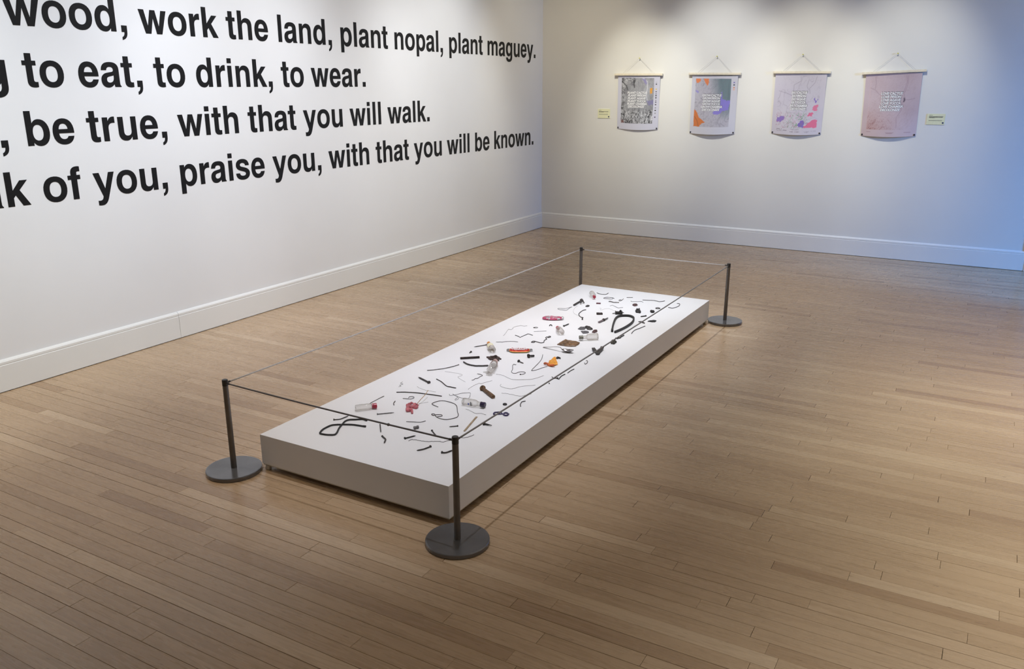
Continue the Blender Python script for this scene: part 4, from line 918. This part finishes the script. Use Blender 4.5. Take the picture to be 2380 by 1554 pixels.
    dict(k='wire', n='rope_loop', c='cord', l='thick black cord doubled over in a crossed loop', m='black', p=[(2.1983,-5.7024),(2.1707,-5.7079),(2.1393,-5.7134),(2.0985,-5.7346),(2.0784,-5.7481),(2.0644,-5.7633),(2.0619,-5.8065),(2.0729,-5.8402),(2.0862,-5.8523),(2.1198,-5.8458),(2.14,-5.8333),(2.138,-5.8149),(2.1143,-5.7736),(2.0967,-5.7325),(2.0848,-5.6975),(2.0911,-5.6781),(2.114,-5.6618),(2.1369,-5.6456),(2.1601,-5.6483)], r=0.0036, ends=1),
    dict(k='nail', n='nail', c='nail', l='bent nail lying above the black cord', m='iron', p=[(2.0311,-5.7093),(2.0485,-5.6931),(2.0528,-5.6713),(2.0553,-5.6439)], g='nails laid out on the plinth', r=0.0022, hr=0.0046),
    dict(k='nail', n='nail', c='nail', l='short headless nail pointing straight down the plinth below the front rope', m='iron', p=[(2.2347,-5.6526),(2.2653,-5.6883),(2.2889,-5.7158)], g='nails laid out on the plinth', r=0.0024, hr=0.0026),
    dict(k='nail', n='nail', c='nail', l='stubby nail bent at a right angle, nearest the front edge', m='iron', p=[(2.3216,-5.7471),(2.3489,-5.7623),(2.3571,-5.7727),(2.3695,-5.7965)], g='nails laid out on the plinth', r=0.0032, hr=0.0042),
    dict(k='wire', n='thread', c='thread', l='long crinkled wire passing behind the closest post', m='steel', p=[(2.4395,-5.7276),(2.441,-5.7116),(2.4566,-5.7047),(2.4804,-5.7034),(2.4944,-5.7001),(2.5109,-5.6944),(2.5332,-5.6799),(2.5506,-5.6699),(2.5674,-5.6679),(2.5731,-5.6496),(2.5869,-5.6342),(2.5983,-5.6029),(2.615,-5.5915),(2.6261,-5.5775),(2.6364,-5.5465)], g='threads laid out on the plinth', r=0.001, cr=0.0013),
    dict(k='nail', n='nail', c='nail', l='dark nail lying below the crinkled wire with its head towards the closest post', m='iron', p=[(2.5499,-5.7323),(2.5413,-5.7652),(2.5246,-5.7891)], g='nails laid out on the plinth', r=0.0028, hr=0.0054),
    dict(k='nail', n='nail', c='nail', l='curved dark nail half hidden behind the closest post', m='iron', p=[(2.6217,-5.7555),(2.6362,-5.7481),(2.6458,-5.716)], g='nails laid out on the plinth', r=0.003, hr=0.0056),
    dict(k='bottle', n='miniature_bottle', c='bottle', l='clear bottle with a two-ring red cap, nearest the front rope', m='cap_red', p=[(2.0432,-5.583),(2.1056,-5.5128)], g='miniature bottles on the plinth', R=0.0145, style='two'),
    dict(k='wire', n='wire', c='wire', l='straight pin of dark wire leaning behind the two-ring red-capped bottle', m='iron', p=[(2.041,-5.4834),(2.0399,-5.463),(2.0381,-5.4193),(2.0385,-5.3777)], g='wires laid out on the plinth', r=0.00134),
]

def cen(P): return Vector((sum(q[0] for q in P)/len(P), sum(q[1] for q in P)/len(P), PT))
def loc3(P, o, z=0.0): return [Vector((q[0]-o.x, q[1]-o.y, z)) for q in P]
def resample(P, n):
    P = [Vector((q[0], q[1])) for q in P]; P.append(P[0])
    L = [0]
    for a, b in zip(P[:-1], P[1:]): L.append(L[-1]+(b-a).length)
    out = []
    for k in range(n):
        s = L[-1]*k/n
        for i in range(len(P)-1):
            if L[i+1] >= s:
                t = (s-L[i])/max(1e-9, L[i+1]-L[i]); out.append(P[i].lerp(P[i+1], t)); break
    return out
def scrap_vf(P, o, h, seed, n=32, jag=.04):
    rng = random.Random(seed)
    R_ = resample(P, n); c = Vector((o.x, o.y)); size = max((q-c).length for q in R_)
    v = []; f = []
    amp = [1+rng.uniform(-jag, jag) for _ in range(n)]
    for sc, z, nz in ((.97, 0, 0), (1.0, .30, .15), (.88, .75, .3), (.58, .95, .4), (.28, 1.0, .35)):
        for k, q in enumerate(R_):
            d = (q-c)*sc*amp[k]
            v.append((d.x, d.y, max(0, h*(z+(rng.uniform(-nz, nz)*.5 if z else 0)))))
    for j in range(4):
        for k in range(n):
            a = j*n+k; b = j*n+(k+1) % n
            f.append((a, b, b+n, a+n))
    f.append(tuple(range(n))[::-1]); f.append(tuple(4*n+k for k in range(n)))
    return v, f
def head_vf(r, th): return lathe_vf([(0, r*.82), (th*.25, r), (th*.8, r), (th, r*.8)], 14)
def build_item(d):
    k, P, mat = d['k'], d['p'], M.get(d['m'])
    o = cen(P)
    def fin(ob): return tag(ob, d['l'], d['c'], d.get('g'))
    if k == 'wire':
        r = d['r']; pts = loc3(P, o, r)
        if not d.get('sharp'): pts = catmull(pts, 8 if d.get('cr') else 5)
        n = len(pts); rng = random.Random(n)
        j = d.get('cr', 0.0); lift = min(r*.4, .0005)
        pts = [q+Vector((rng.uniform(-j, j), rng.uniform(-j, j)*1.6, lift*(.5+.5*math.sin(i*.9+n)))) for i, q in enumerate(pts)]
        vf = tube_vf(pts, r, 7)
        if d.get('bead') or d.get('ends'):
            root = fin(empty(d['n'], o))
            mesh('strand', *vf, mat, root, smooth=True)
            mb = MB()
            if d.get('bead'):
                bm = bmesh.new(); bmesh.ops.create_icosphere(bm, subdivisions=2, radius=r*2.6)
                for q in bm.verts: q.co += Vector((0, 0, r*2.4))+pts[-1].xy.to_3d()
                me = bpy.data.meshes.new('bead'); bm.to_mesh(me); bm.free(); me.materials.append(M['black'])
                link(bpy.data.objects.new('knot', me), root)
            else:
                for a, b in ((pts[0], pts[1]), (pts[-1], pts[-2])):
                    m2 = MB(); m2.add(lathe_vf([(0, r*1.35), (.012, r*1.3), (.014, r)], 10), axis_mat(a, b)); m2.obj('frayed_end', mat, root)
            return
        fin(mesh(d['n'], *vf, mat, None, o, True)); return
    if k == 'nail':
        r, hr = d['r'], d['hr']; pts = loc3(P, o, max(r, hr*.6))
        pts[-1].z = r
        root = fin(empty(d['n'], o))
        path = catmull(pts, 5) if len(pts) > 2 else [pts[0].lerp(pts[1], t/6) for t in range(7)]
        n = len(path)
        rr = [r*(1-(.75*i/(n-1) if d.get('taper') else max(0, (i/(n-1)-.86)*5))) for i in range(n)]
        mesh('shank', *tube_vf(path, rr, 8), mat, root, smooth=True)
        mb = MB(); mb.add(head_vf(hr, .0035+hr*.3), axis_mat(path[0]-(path[1]-path[0]).normalized()*.003, path[1]))
        mb.obj('head', mat, root); return
    if k == 'scrap':
        fin(mesh(d['n'], *scrap_vf(P, o, d['h'], len(d['l'])*7+int(o.x*1000)), mat, None, o)); return
    if k == 'bar':
        a, b = loc3(P, o); L = (b-a).length
        ob = bev_box(d['n'], -L/2, -d['w']/2, 0, L/2, d['w']/2, d['h'], mat, None, min(d['h'], d['w'])*.22, o)
        ob.rotation_euler = (0, 0, math.atan2(b.y-a.y, b.x-a.x)); fin(ob); return
    if k == 'block':
        a, b = loc3(P, o); L = (b-a).length; root = fin(empty(d['n'], o)); root.rotation_euler = (0, 0, math.atan2(b.y-a.y, b.x-a.x))
        v, f = box_vf(-L/2, 0, 0, L/2, d['w'], d['h'])
        v = [(x*(.86 if (y > 0 and x > 0) else 1), y, z) for x, y, z in v]
        mesh('body', v, f, mat, root)
        bev_box('slot', -.004, d['w']*.35, d['h']-.0004, .010, d['w']*.6, d['h']+.0006, M['mauve'], root, .0004, seg=1); return
    if k == 'motor':
        a, b = loc3(P, o); L = (b-a).length; root = fin(empty(d['n'], o)); root.rotation_euler = (0, 0, math.atan2(b.y-a.y, b.x-a.x))
        bev_box('housing', -L/2, -.004, 0, L/2, .022, .016, mat, root, .0025)
        for x in (-L/2, L/2): bev_box('end_plate', x-.002, -.006, 0, x+.002, .024, .019, mat, root, .0006)
        mesh('shaft', *tube_vf([(-L/2-.002, .008, .008), (-L/2-.020, .006, .005)], .0026, 8), mat, root)
        mesh('pin', *tube_vf([(L/2, .010, .010), (L/2+.012, .012, .009)], .0028, 8), M['steel'], root)
        v, f = box_vf(L/2-.018, .010, .015, L/2-.004, .013, .026)
        v = [(x+(.005 if z > .02 and x < L/2-.01 else 0), y, z) for x, y, z in v]
        mesh('terminal', v, f, mat, root); return
    if k == 'knife':
        a, b = loc3(P, o, d['r']); root = fin(empty(d['n'], o)); r = d['r']
        m_ = a.lerp(b, .55); m2 = a.lerp(b, .45)
        mesh('handle', *tube_vf([a, m2], r, 8, r*.75), mat, root); mesh('collar', *tube_vf([m2, m_, a.lerp(b, .62)], [r*1.05, r*1.5, r*1.0], 10), M['iron'], root)
        mesh('blade', *tube_vf([a.lerp(b, .62), b], [r*.9, r*.7], 8, r*.5), M['steel'], root); return
    if k == 'strap':
        pts = catmull(loc3(P, o), 6); n = len(pts); v = []; f = []
        w_, h_ = d['w'], d['h']
        for i in range(n):
            t = (pts[min(i+1, n-1)]-pts[max(i-1, 0)]).normalized(); s = Vector((-t.y, t.x, 0))
            for a, z in ((-.5, .002), (-.38, 0), (.38, 0), (.5, .002), (.5, h_-.002), (.38, h_), (-.38, h_), (-.5, h_-.002)): v.append(pts[i]+s*a*w_+Vector((0, 0, z)))
        for i in range(n-1):
            for q in range(8):
                a = i*8+q; b = i*8+(q+1) % 8; f.append((a, b, b+8, a+8))
        f += [tuple(range(8))[::-1], tuple((n-1)*8+q for q in range(8))]
        root = fin(empty(d['n'], o)); mesh('band', v, f, mat, root)
        t = (pts[1]-pts[0]).normalized()
        e = bev_box('end_clip', -.004, -.0065, 0, .020, .0065, h_+.002, M['black'], root, .001); e.location = pts[0]; e.rotation_euler = (0, 0, math.atan2(t.y, t.x)); return
    if k == 'ring':
        pts = [Vector((math.cos(a)*d['R'], math.sin(a)*d['R'], d['r'])) for a in [2*math.pi*i/28 for i in range(29)]]
        fin(mesh(d['n'], *tube_vf(pts, d['r'], 8, caps=False), mat, None, o, True)); return
    if k == 'disc':
        mb = MB(); mb.add(lathe_vf([(0, d['R']), (d['h']*.8, d['R']), (d['h'], d['R']*.86), (d['h'], d['R']*.5), (d['h']*.93, d['R']*.45)], 26), Matrix.Rotation(-math.pi/2, 4, 'Y'))
        fin(mb.obj(d['n'], mat, None, o)); return
    if k == 'bead':
        bm = bmesh.new(); bmesh.ops.create_icosphere(bm, subdivisions=2, radius=d['R'])
        for q in bm.verts: q.co.z = q.co.z*.85+d['R']*.85
        me = bpy.data.meshes.new(d['n']); bm.to_mesh(me); bm.free(); me.materials.append(mat)
        fin(link(bpy.data.objects.new(d['n'], me))).location = o; return
    if k == 'tube':
        a, b = loc3(P, o, d['r']); mb = MB(); L = (b-a).length; r = d['r']
        mb.add(lathe_vf([(0, r*.8), (.001, r), (L*.3, r), (L*.32, r*.86), (L*.7, r*.86), (L*.72, r), (L, r), (L, r*.7), (L*.6, r*.65)], 18), axis_mat(a, b))
        fin(mb.obj(d['n'], mat, None, o)); return
    if k == 'pulltab':
        a, b = loc3(P, o); root = fin(empty(d['n'], o)); root.rotation_euler = (0, 0, math.atan2(b.y-a.y, b.x-a.x)); L = (b-a).length
        ring = [Vector((L*.12+math.cos(t)*L*.36, math.sin(t)*L*.34, .0016)) for t in [2*math.pi*i/22 for i in range(23)]]
        mesh('tab_ring', *tube_vf(ring, .0014, 6, caps=False), mat, root, smooth=True)
        mesh('rivet_plate', *scrap_vf([(-L*.5, -L*.1), (-L*.35, -L*.3), (-L*.05, -L*.3), (-L*.05, L*.3), (-L*.35, L*.3), (-L*.5, L*.1)], Vector((-L*.28, 0, 0)), .003, 3), M['iron'], root, (-L*.28, 0, 0)); return
    if k == 'eyewire':
        root = fin(empty(d['n'], o)); r = d['r']
        mesh('strand', *tube_vf(catmull(loc3(P, o, r), 6), r, 7), mat, root, smooth=True)
        for q in (d['l1'], d['l2']):
            c = loc3(q, o, r); mesh('eyelet', *tube_vf(catmull(c+[c[0]], 6), r*1.1, 7), mat, root, smooth=True)
        return
    if k == 'pipe':
        a, b = loc3(P, o, d['hr']*.95); root = fin(empty(d['n'], o)); t = (b-a).normalized()
        b.z = d['r']*1.1
        mb = MB(); mb.add(lathe_vf([(0, d['hr']*.9), (.001, d['hr']), (.009, d['hr']), (.010, d['hr']*.9)], 6), axis_mat(a-t*.004, a+t)); mb.obj('head', mat, root)
        mb = MB(); L = (b-a).length
        mb.add(lathe_vf([(0, d['r'])]+[(L*(.2+.75*i/14), d['r']*(1.0 if i % 2 else .88)) for i in range(15)]+[(L, d['r']*.8)], 14), axis_mat(a, b)); mb.obj('shank', M['iron'], root); return
    if k == 'spike':
        a, b = loc3(P, o, d['r']); root = fin(empty(d['n'], o)); r, hr = d['r'], d['hr']; t = (b-a).normalized()
        a.z = hr*.72; L = (b-a).length
        sh = lathe_vf([(0, r*1.0), (L*.12, r*.92), (L*.35, r*.95), (L*.6, r*1.08), (L*.97, r*1.15), (L, r*.95)], 10)
        mb = MB(); mb.add(sh, axis_mat(a, b)); mb.obj('shank', mat, root)
        rng = random.Random(5)
        hd = lathe_vf([(-hr*.55, hr*.25), (-hr*.5, hr*.62), (-hr*.3, hr*.92), (0, hr), (hr*.25, hr*.96), (hr*.45, hr*.7), (hr*.5, r)], 18)
        mb = MB(); mb.add(([(x, y*(1+rng.uniform(-.03, .03)), z*(1+rng.uniform(-.03, .03))) for x, y, z in hd[0]], hd[1]), axis_mat(a, b))
        mb.obj('head', mat, root, smooth=True)
        if d.get('hook'):
            h = loc3(d['hook'], o, hr*1.6); h[0].z = hr; h[1].z = hr*2.2; h[2].z = .004
            mesh('hooked_strap', *tube_vf(catmull(h, 5), .0045, 8, .0022), mat, root)
        return
    if k == 'bracket':
        a, c, b = loc3(P, o); root = fin(empty(d['n'], o))
        for q, nm, zz in ((a, 'arm', .014), (b, 'arm', .018)):
            u = (q-c); L = u.length; u.normalize(); s = Vector((-u.y, u.x, 0))
            v = []
            for t, z0, z1, w_ in ((-.14, 0, .009, .007), (.30, 0, .010, .0075), (.72, zz*.35, zz*.35+.009, .0085), (.96, zz*.6, zz*.6+.009, .0085), (1.02, zz*.66, zz*.66+.006, .0065)):
                for sg, z in ((-1, z0), (1, z0), (1, z1), (-1, z1)): v.append(c+u*L*t+s*sg*w_+Vector((0, 0, z)))
            f = []
            for i in range(4):
                for k_ in range(4): a_ = i*4+k_; b_ = i*4+(k_+1) % 4; f.append((a_, b_, b_+4, a_+4))
            f += [(3, 2, 1, 0), (16, 17, 18, 19)]
            mesh(nm, v, f, mat, root)
        bm = bmesh.new(); bmesh.ops.create_icosphere(bm, subdivisions=2, radius=.007)
        q = c+((a+b)/2-c)*.45
        for vv_ in bm.verts: vv_.co = Vector((vv_.co.x, vv_.co.y, vv_.co.z*.8+.009))+q
        me = bpy.data.meshes.new('knob'); bm.to_mesh(me); bm.free(); me.materials.append(M['iron']); link(bpy.data.objects.new('knob', me), root); return
    if k == 'gear':
        root = fin(empty(d['n'], o)); rng = random.Random(3); n = 44; v = []
        R_ = d['R']
        for z in (0, d['h']):
            for ring in (0, 1):
                rng2 = random.Random(8)
                for i in range(n):
                    a = 2*math.pi*i/n; j = rng2.uniform(-.14, .14)
                    r = R_*(1+j+(.28 if i in (1, 23, 24, 40) else 0)) if ring == 0 else R_*.40*(1+.35*math.sin(a*2+.6))
                    v.append((math.cos(a)*r, math.sin(a)*r*.95, z+(rng.uniform(0, .004) if z else 0)))
        f = []
        for i in range(n):
            j = (i+1) % n
            f += [(2*n+i, 2*n+j, 3*n+j, 3*n+i), (i, n+i, n+j, j), (i, j, 2*n+j, 2*n+i), (n+i, 3*n+i, 3*n+j, n+j)]
        mesh('plate', v, f, mat, root)
        mesh('spike', *tube_vf([(R_*.9, -.012, .005), (R_*1.5, -.022, .004)], [.004, .0025], 8), mat, root)
        mesh('raised_rim', *tube_vf(catmull([(-.012, .012, .008), (0, .021, .012), (.014, .012, .009)], 5), .0034, 8), mat, root); return
    if k in ('can', 'foil'):
        a, b = loc3(P, o); root = fin(empty(d['n'], o)); root.rotation_euler = (0, 0, math.atan2(b.y-a.y, b.x-a.x)); L = (b-a).length
        tin = d['n'] == 'foil_tin'; NX, NA = 90, 40
        hx = L/2*(.86 if tin else 1.0)
        v = []; cols = []; f = []
        rng = random.Random(4)
        for i in range(NX+1):
            t = -1+2*i/NX
            wd = d['R']*(max(0, 1-abs(t)**(4.5 if tin else 2.6)))**(.5)
            for j in range(NA):
                an = 2*math.pi*j/NA
                ca, sa = math.cos(an), math.sin(an)
                y = wd*math.copysign(abs(ca)**.8, ca); z = d['h']*.5*(1+math.copysign(abs(sa)**.7, sa)*min(1, wd/d['R']+.15))
                nz = vnoise(np.array([t*7+3.1]), np.array([y*90]), 5)[0]-.5
                if sa > 0: z += nz*(.0025 if tin else .006)
                v.append((t*hx, y, max(0, z)))
                q = y/d['R']
                if tin:
                    c = srgb(196, 40, 44)
                    if abs(q) > .70 and sa > 0: c = srgb(214, 78, 56)
                    if sa < .25 or abs(t) > .91-.06*math.cos(q*9): c = srgb(232, 196, 110)
                    if abs(t) > .97: c = srgb(150, 150, 140)
                    if sa < -.25: c = srgb(96, 84, 50)
                else:
                    n1 = fbm(np.array([t*6+9]), np.array([q*2.2+4]), 21, 3)[0]
                    c = srgb(196, 78, 116) if n1 > .535 else (srgb(222, 186, 200) if n1 > .47 else srgb(168, 164, 170))
                    if t < -.55 and n1 < .60: c = srgb(158, 156, 160)
                    if t > .80: c = srgb(236, 236, 238)
                    if sa < -.35 and abs(q) > .6: c = srgb(118, 66, 86)
                cols += c
        for i in range(NX):
            for j in range(NA):
                a_ = i*NA+j; b_ = i*NA+(j+1) % NA; f.append((a_, a_+NA, b_+NA, b_))
        f.append(tuple(range(NA))); f.append(tuple(NX*NA+j for j in range(NA))[::-1])
        ob = mesh('shell', v, f, M['canprint'], root, smooth=True)
        at = ob.data.attributes.new('ink', 'FLOAT_COLOR', 'POINT'); at.data.foreach_set('color', cols)
        if tin:
            mb = MB()
            for s, sz, yy, off in (('DENVER', .026, .006, .0012),):
                vs_, fs = text_mesh(s, sz, 0, off, 'CENTER')
                mb.add(([(q.x*1.0, q.y+yy-.006, d['h']*1.0+.0022) for q in vs_], fs))
            mb.obj('printed_lettering', M['white'], root)
            mb = MB()
            for yy, x0, x1, hh in ((-.009, -.042, .042, .0045), (-.0195, -.028, .028, .0026)):
                x = x0
                while x < x1:
                    w_ = rng.uniform(.003, .0055); mb.add(box_vf(x, yy-hh, d['h']+.0012, min(x1, x+w_), yy+hh, d['h']+.0020)); x += w_+.0018
            mb.obj('printed_small_lines', M['white'], root)
            for sx in (-1, 1):
                v_, f_ = scrap_vf([(-.008, -.010), (.008, -.006), (.010, .004), (0, .010), (-.009, .006)], Vector((0, 0, 0)), .010, 9+sx)
                mesh('foil_tip', v_, f_, M['silver'], root, (sx*(hx+.004), 0, .003))
        else:
            mesh('rim', *tube_vf([Vector((hx*.80+math.sqrt(max(0, 1-(y_/.026)**2))*hx*.185, y_, .011)) for y_ in [(-.026+.052*i/12) for i in range(13)]], .0016, 6), M['silver'], root)
        return
    if k == 'cloth':
        root = fin(empty(d['n'], o)); R_ = resample(P, 36); c = Vector((o.x, o.y))
        ys = [q.y for q in R_]; y0, y1 = min(ys), max(ys)
        rng = random.Random(2); NR = 9; v = []; f = []
        for j in range(NR+1):
            sc = j/NR
            for i, q in enumerate(R_):
                p_ = c+(q-c)*sc
                fr = (p_.y-y0)/(y1-y0)
                z = .004+d['h']*.35*fr*fr+.0025*math.sin(i*1.1+j)*sc+.003*math.sin(p_.x*300)*(1-sc)
                v.append((p_.x-o.x, p_.y-o.y, max(.0012, z)))
        for j in range(NR):
            for i in range(36):
                a_ = j*36+i; b_ = j*36+(i+1) % 36; f.append((a_, a_+36, b_+36, b_))
        mesh('sheet', v, f, mat, root)
        lo = sorted([q for q in R_], key=lambda q: q.x); xa, xb = lo[0], lo[-1]
        pts = [Vector((xa.x+(xb.x-xa.x)*t-o.x, y0-o.y+.010+(.006*math.sin(t*6)), .007+.003*math.sin(t*9))) for t in [i/10 for i in range(11)]]
        mesh('folded_edge', *tube_vf(pts, [.003+.004*abs(math.sin(i*1.3)) for i in range(11)], 9), M['orange_red'], root); return
    if k == 'glove':
        Q = d['poly']; o = cen(Q); root = fin(empty(d['n'], o)); c = Vector((o.x, o.y))
        def lob(idx, rr, nm, zz):
            pts = [Vector((Q[i][0]-o.x, Q[i][1]-o.y, zz)) for i in idx]
            path = catmull(pts, 6); n = len(path)
            rad = [rr[0]+(rr[1]-rr[0])*math.sin(math.pi*i/(n-1)) for i in range(n)]
            path = [q_+Vector((0, 0, rad[i]*.6)) for i, q_ in enumerate(path)]
            v, f = tube_vf(path, rad, 12, None)
            v = [Vector((a.x, a.y, max(.0006, a.z*.9+.0016*math.sin(a.x*500+a.y*300)))) for a in v]
            mesh(nm, v, f, mat, root, smooth=True)
        mid = lambda i, j, t=.5: (Q[i][0]*(1-t)+Q[j][0]*t, Q[i][1]*(1-t)+Q[j][1]*t)
        Q = list(Q)+[mid(2, 9), mid(3, 4), mid(4, 9, .4), mid(5, 8, .5), mid(6, 7, .5)]
        lob([0, 1, 10, 3], (.0035, .0062), 'finger', 0.0)
        lob([3, 11, 4, 12, 13], (.004, .0085), 'palm', 0.0)
        lob([12, 13, 8, 7, 14, 6], (.004, .009), 'cuff', 0.0)
        lob([0, 9, 12], (.0028, .0042), 'finger', 0.0)
        s = loc3(d['string'], o, .01)
        for i, q in enumerate(s): q.z = .012+.022*i/3
        mesh('string', *tube_vf(catmull(s, 5), .0014, 7), M['string'], root, smooth=True); return
    if k == 'clip':
        root = fin(empty(d['n'], o)); r = d['r']
        mesh('loop', *tube_vf(catmull(loc3(d['loop'], o, r), 6), r, 8), mat, root, smooth=True)
        mesh('ring', *tube_vf(catmull(loc3(d['ring'], o, r), 6), r*1.35, 8), mat, root, smooth=True)
        mesh('tail', *tube_vf(loc3(d['tail'], o, r), r*1.2, 8), mat, root); return
    if k == 'spoon':
        a, n_, b = loc3(P, o); root = fin(empty(d['n'], o)); u = (n_-a).normalized()
        zn = .020
        pts = [a+Vector((0, 0, .003)), a.lerp(n_, .3)+Vector((0, 0, .010)), a.lerp(n_, .7)+Vector((0, 0, .020)), a.lerp(n_, .92)+Vector((0, 0, .023)), n_+Vector((0, 0, .018)), n_.lerp(b, .12)+Vector((0, 0, .012))]
        path = catmull(pts, 5); m = len(path)
        v, f = tube_vf(path, [(.0062-.0036*min(1, i/(m*.55))) for i in range(m)], 10, .0012)
        mesh('handle', v, f, mat, root, smooth=True)
        s = Vector((-u.y, u.x, 0)); Lb = (b-n_).length; v = []; f = []; c = n_.lerp(b, .54); ub = (b-n_).normalized(); sb = Vector((-ub.y, ub.x, 0))
        NR, NA = 8, 28
        for th_ in (0, .0012):
            for j in range(NR+1):
                q = j/NR
                for i in range(NA):
                    an = 2*math.pi*i/NA
                    x = math.cos(an)*q; y = math.sin(an)*q
                    wdt = .0165*(1-.16*x)
                    v.append(c+ub*x*Lb*.50+sb*y*wdt+Vector((0, 0, .0012+.013*q*q+max(0, x)*.004*q-th_+.0004)))
        K = (NR+1)*NA
        for b0 in (0, K):
            for j in range(NR):
                for i in range(NA):
                    a_ = b0+j*NA+i; b_ = b0+j*NA+(i+1) % NA; f.append((a_, a_+NA, b_+NA, b_) if b0 == 0 else (b_, b_+NA, a_+NA, a_))
        for i in range(NA):
            j = (i+1) % NA; f.append((NR*NA+i, K+NR*NA+i, K+NR*NA+j, NR*NA+j))
        mesh('bowl', v, f, mat, root, smooth=True); return
    if k in ('bottle', 'crushed'):
        st = d.get('style', 'crushed'); R_ = d['R']
        a, b = loc3(P, o, R_*.98); L = (b-a).length; root = fin(empty(d['n'], o)); A = axis_mat(a, b)
        cap = M.get(d['m'])
        prof = {'round': [(0, .72), (.02, .93), (.06, 1), (.55, 1), (.64, .93), (.72, .72), (.78, .48), (.80, .45), (.84, .45)],
                'label': [(0, .72), (.02, .93), (.05, 1), (.58, 1), (.66, .93), (.73, .75), (.79, .5), (.84, .48)],
                'two': [(0, .78), (.02, .95), (.04, 1), (.07, 1), (.085, .95), (.10, 1), (.60, 1), (.66, .97), (.72, .82), (.76, .66), (.78, .60), (.82, .60)],
                'print': [(0, .8), (.02, .96), (.05, 1), (.28, 1.0), (.30, .96), (.33, 1), (.52, 1), (.56, .97), (.62, .80), (.66, .68), (.70, .64), (.84, .62)],
                'flask': [(0, .82), (.015, .97), (.03, 1), (.50, .96), (.54, .94), (.57, .80), (.60, .56), (.62, .50), (.83, .48)],
                'crushed': [(0, .5), (.05, .9), (.15, 1), (.3, .75), (.42, 1), (.55, .8), (.68, 1.0), (.80, .8), (.9, .7), (1, .6)]}[st]
        glass = M['glass'] if st == 'flask' else M['clear']
        if st == 'crushed':
            cap = M['pinkcap']
            v, f = lathe_vf([(x*L, r*R_) for x, r in catmull_p(prof)], 22)
            rng = random.Random(12)
            v = [(x, y*(1+.35*(vnoise(np.array([x*140]), np.array([y*160+z*70]), 3)[0]-.5)), max(-R_*.9, z*(.8+.7*(vnoise(np.array([x*110+7]), np.array([z*150-y*60]), 8)[0]-.5)))) for x, y, z in v]
            mb = MB(); mb.add((v, f), A); mb.obj('body', glass, root)
            mb = MB(); mb.add(lathe_vf([(L*.80, R_*.86), (L*.86, R_*.80), (L*1.0, R_*.66), (L*1.04, R_*.40)], 16), A); mb.obj('top', cap, root)
            mb = MB(); mb.add(lathe_vf([(L*.60, R_*.62), (L*.72, R_*.70), (L*.74, R_*.66)], 9), A); mb.obj('torn_label', M['white'], root)
            mb = MB(); mb.add(scrap_vf([(-.016, -.010), (.004, -.014), (.016, -.004), (.010, .010), (-.012, .008)], Vector((0, 0, 0)), .012, 5), Matrix.Translation(a-(b-a).normalized()*.014-Vector((0, 0, a.z)))); mb.obj('torn_tail', M['clear'], root)
            mb = MB(); mb.add(scrap_vf([(-.020, -.006), (.004, -.008), (.012, .006), (-.006, .006)], Vector((0, 0, 0)), .008, 6), Matrix.Translation(a+Vector((-.024, .010, -a.z)))); mb.obj('torn_tail', M['clear'], root)
            return
        mb = MB(); mb.add(lathe_vf([(x*L, r*R_) for x, r in prof], 32, close=False), A)
        n0 = len(mb.v); base = [(0, .78), (-.0, .5), (.018, .3), (.022, .02)]
        mb.add(lathe_vf([(x*L, r*R_) for x, r in [(0, prof[0][1]), (.012, .5), (.03, .02)]], 32, close=False), A)
        mb.obj('body', glass, root, smooth=True)
        ct, cr = prof[-1]
        c0 = ct-.03
        if st == 'two':
            mb = MB(); mb.add(lathe_vf([(.775*L, R_*.70), (.78*L, R_*.80), (.825*L, R_*.80), (.83*L, R_*.70)], 24), A); mb.obj('cap_ring', cap, root)
            mb = MB(); mb.add(lathe_vf([(.845*L, R_*.70), (.85*L, R_*.82), (.985*L, R_*.82), (1.0*L, R_*.72)], 24), A); mb.obj('cap', cap, root)
        else:
            wd = {'round': .56, 'label': .58, 'print': .74, 'flask': .60}[st]
            n = 30; v, f = lathe_vf([(c0*L, R_*wd*.97), (.985*L, R_*wd), (1.0*L, R_*wd*.86)], n)
            mb = MB(); mb.add((v, f), A); mb.obj('cap', cap, root)
            if st == 'flask':
                mb = MB(); mb.add(lathe_vf([(.80*L, R_*.64), (.815*L, R_*.66), (.83*L, R_*.64)], 24), A); mb.obj('cap_ring', cap, root)
            if st == 'print':
                mb = MB(); mb.add(lathe_vf([(.81*L, R_*.73), (.815*L, R_*.75), (.82*L, R_*.73)], 24), A); mb.obj('cap_ring', cap, root)
        def band(x0, x1, a0, a1, mat_, nm, lift=.0005):
            v = []; f = []; N = 10
            for x in (x0, x1):
                for i in range(N+1):
                    an = a0+(a1-a0)*i/N; v.append((x*L, (R_+lift)*math.cos(an), (R_+lift)*math.sin(an)))
            for i in range(N): f.append((i, i+1, N+2+i, N+1+i))
            mb = MB(); mb.add((v, f), A); mb.obj(nm, mat_, root, smooth=True)
        if st == 'label': band(.30, .60, .1, math.pi-.1, M['cream'], 'label')
        if st == 'print':
            y_side = (A.to_3x3() @ Vector((0, 1, 0))).y     # printed side turned to the room
            s0 = math.pi if y_side > 0 else 0
            sg = -1 if y_side > 0 else 1
            band(.30, .36, s0-sg*.35, s0+sg*.15, M['blue'], 'printed_mark')
            band(.40, .44, s0-sg*.55, s0+sg*.55, M['ink_dark'], 'printed_stripe'); band(.46, .485, s0-sg*.55, s0+sg*.45, M['ink_dark'], 'printed_stripe')
        return
    raise ValueError(k)
def catmull_p(prof):
    return [(q.x, q.y) for q in catmull([(x, r, 0) for x, r in prof], 3)]
M['pinkcap'] = simple('pinkish_top', (.62, .40, .37, 1), .35, 0, var=.25, scale=90)
M['can_pink'] = M['tin_red'] = M['canprint']
for d in ITEMS:
    if d['k'] == 'wrapper': d['k'] = 'foil'
    build_item(d)
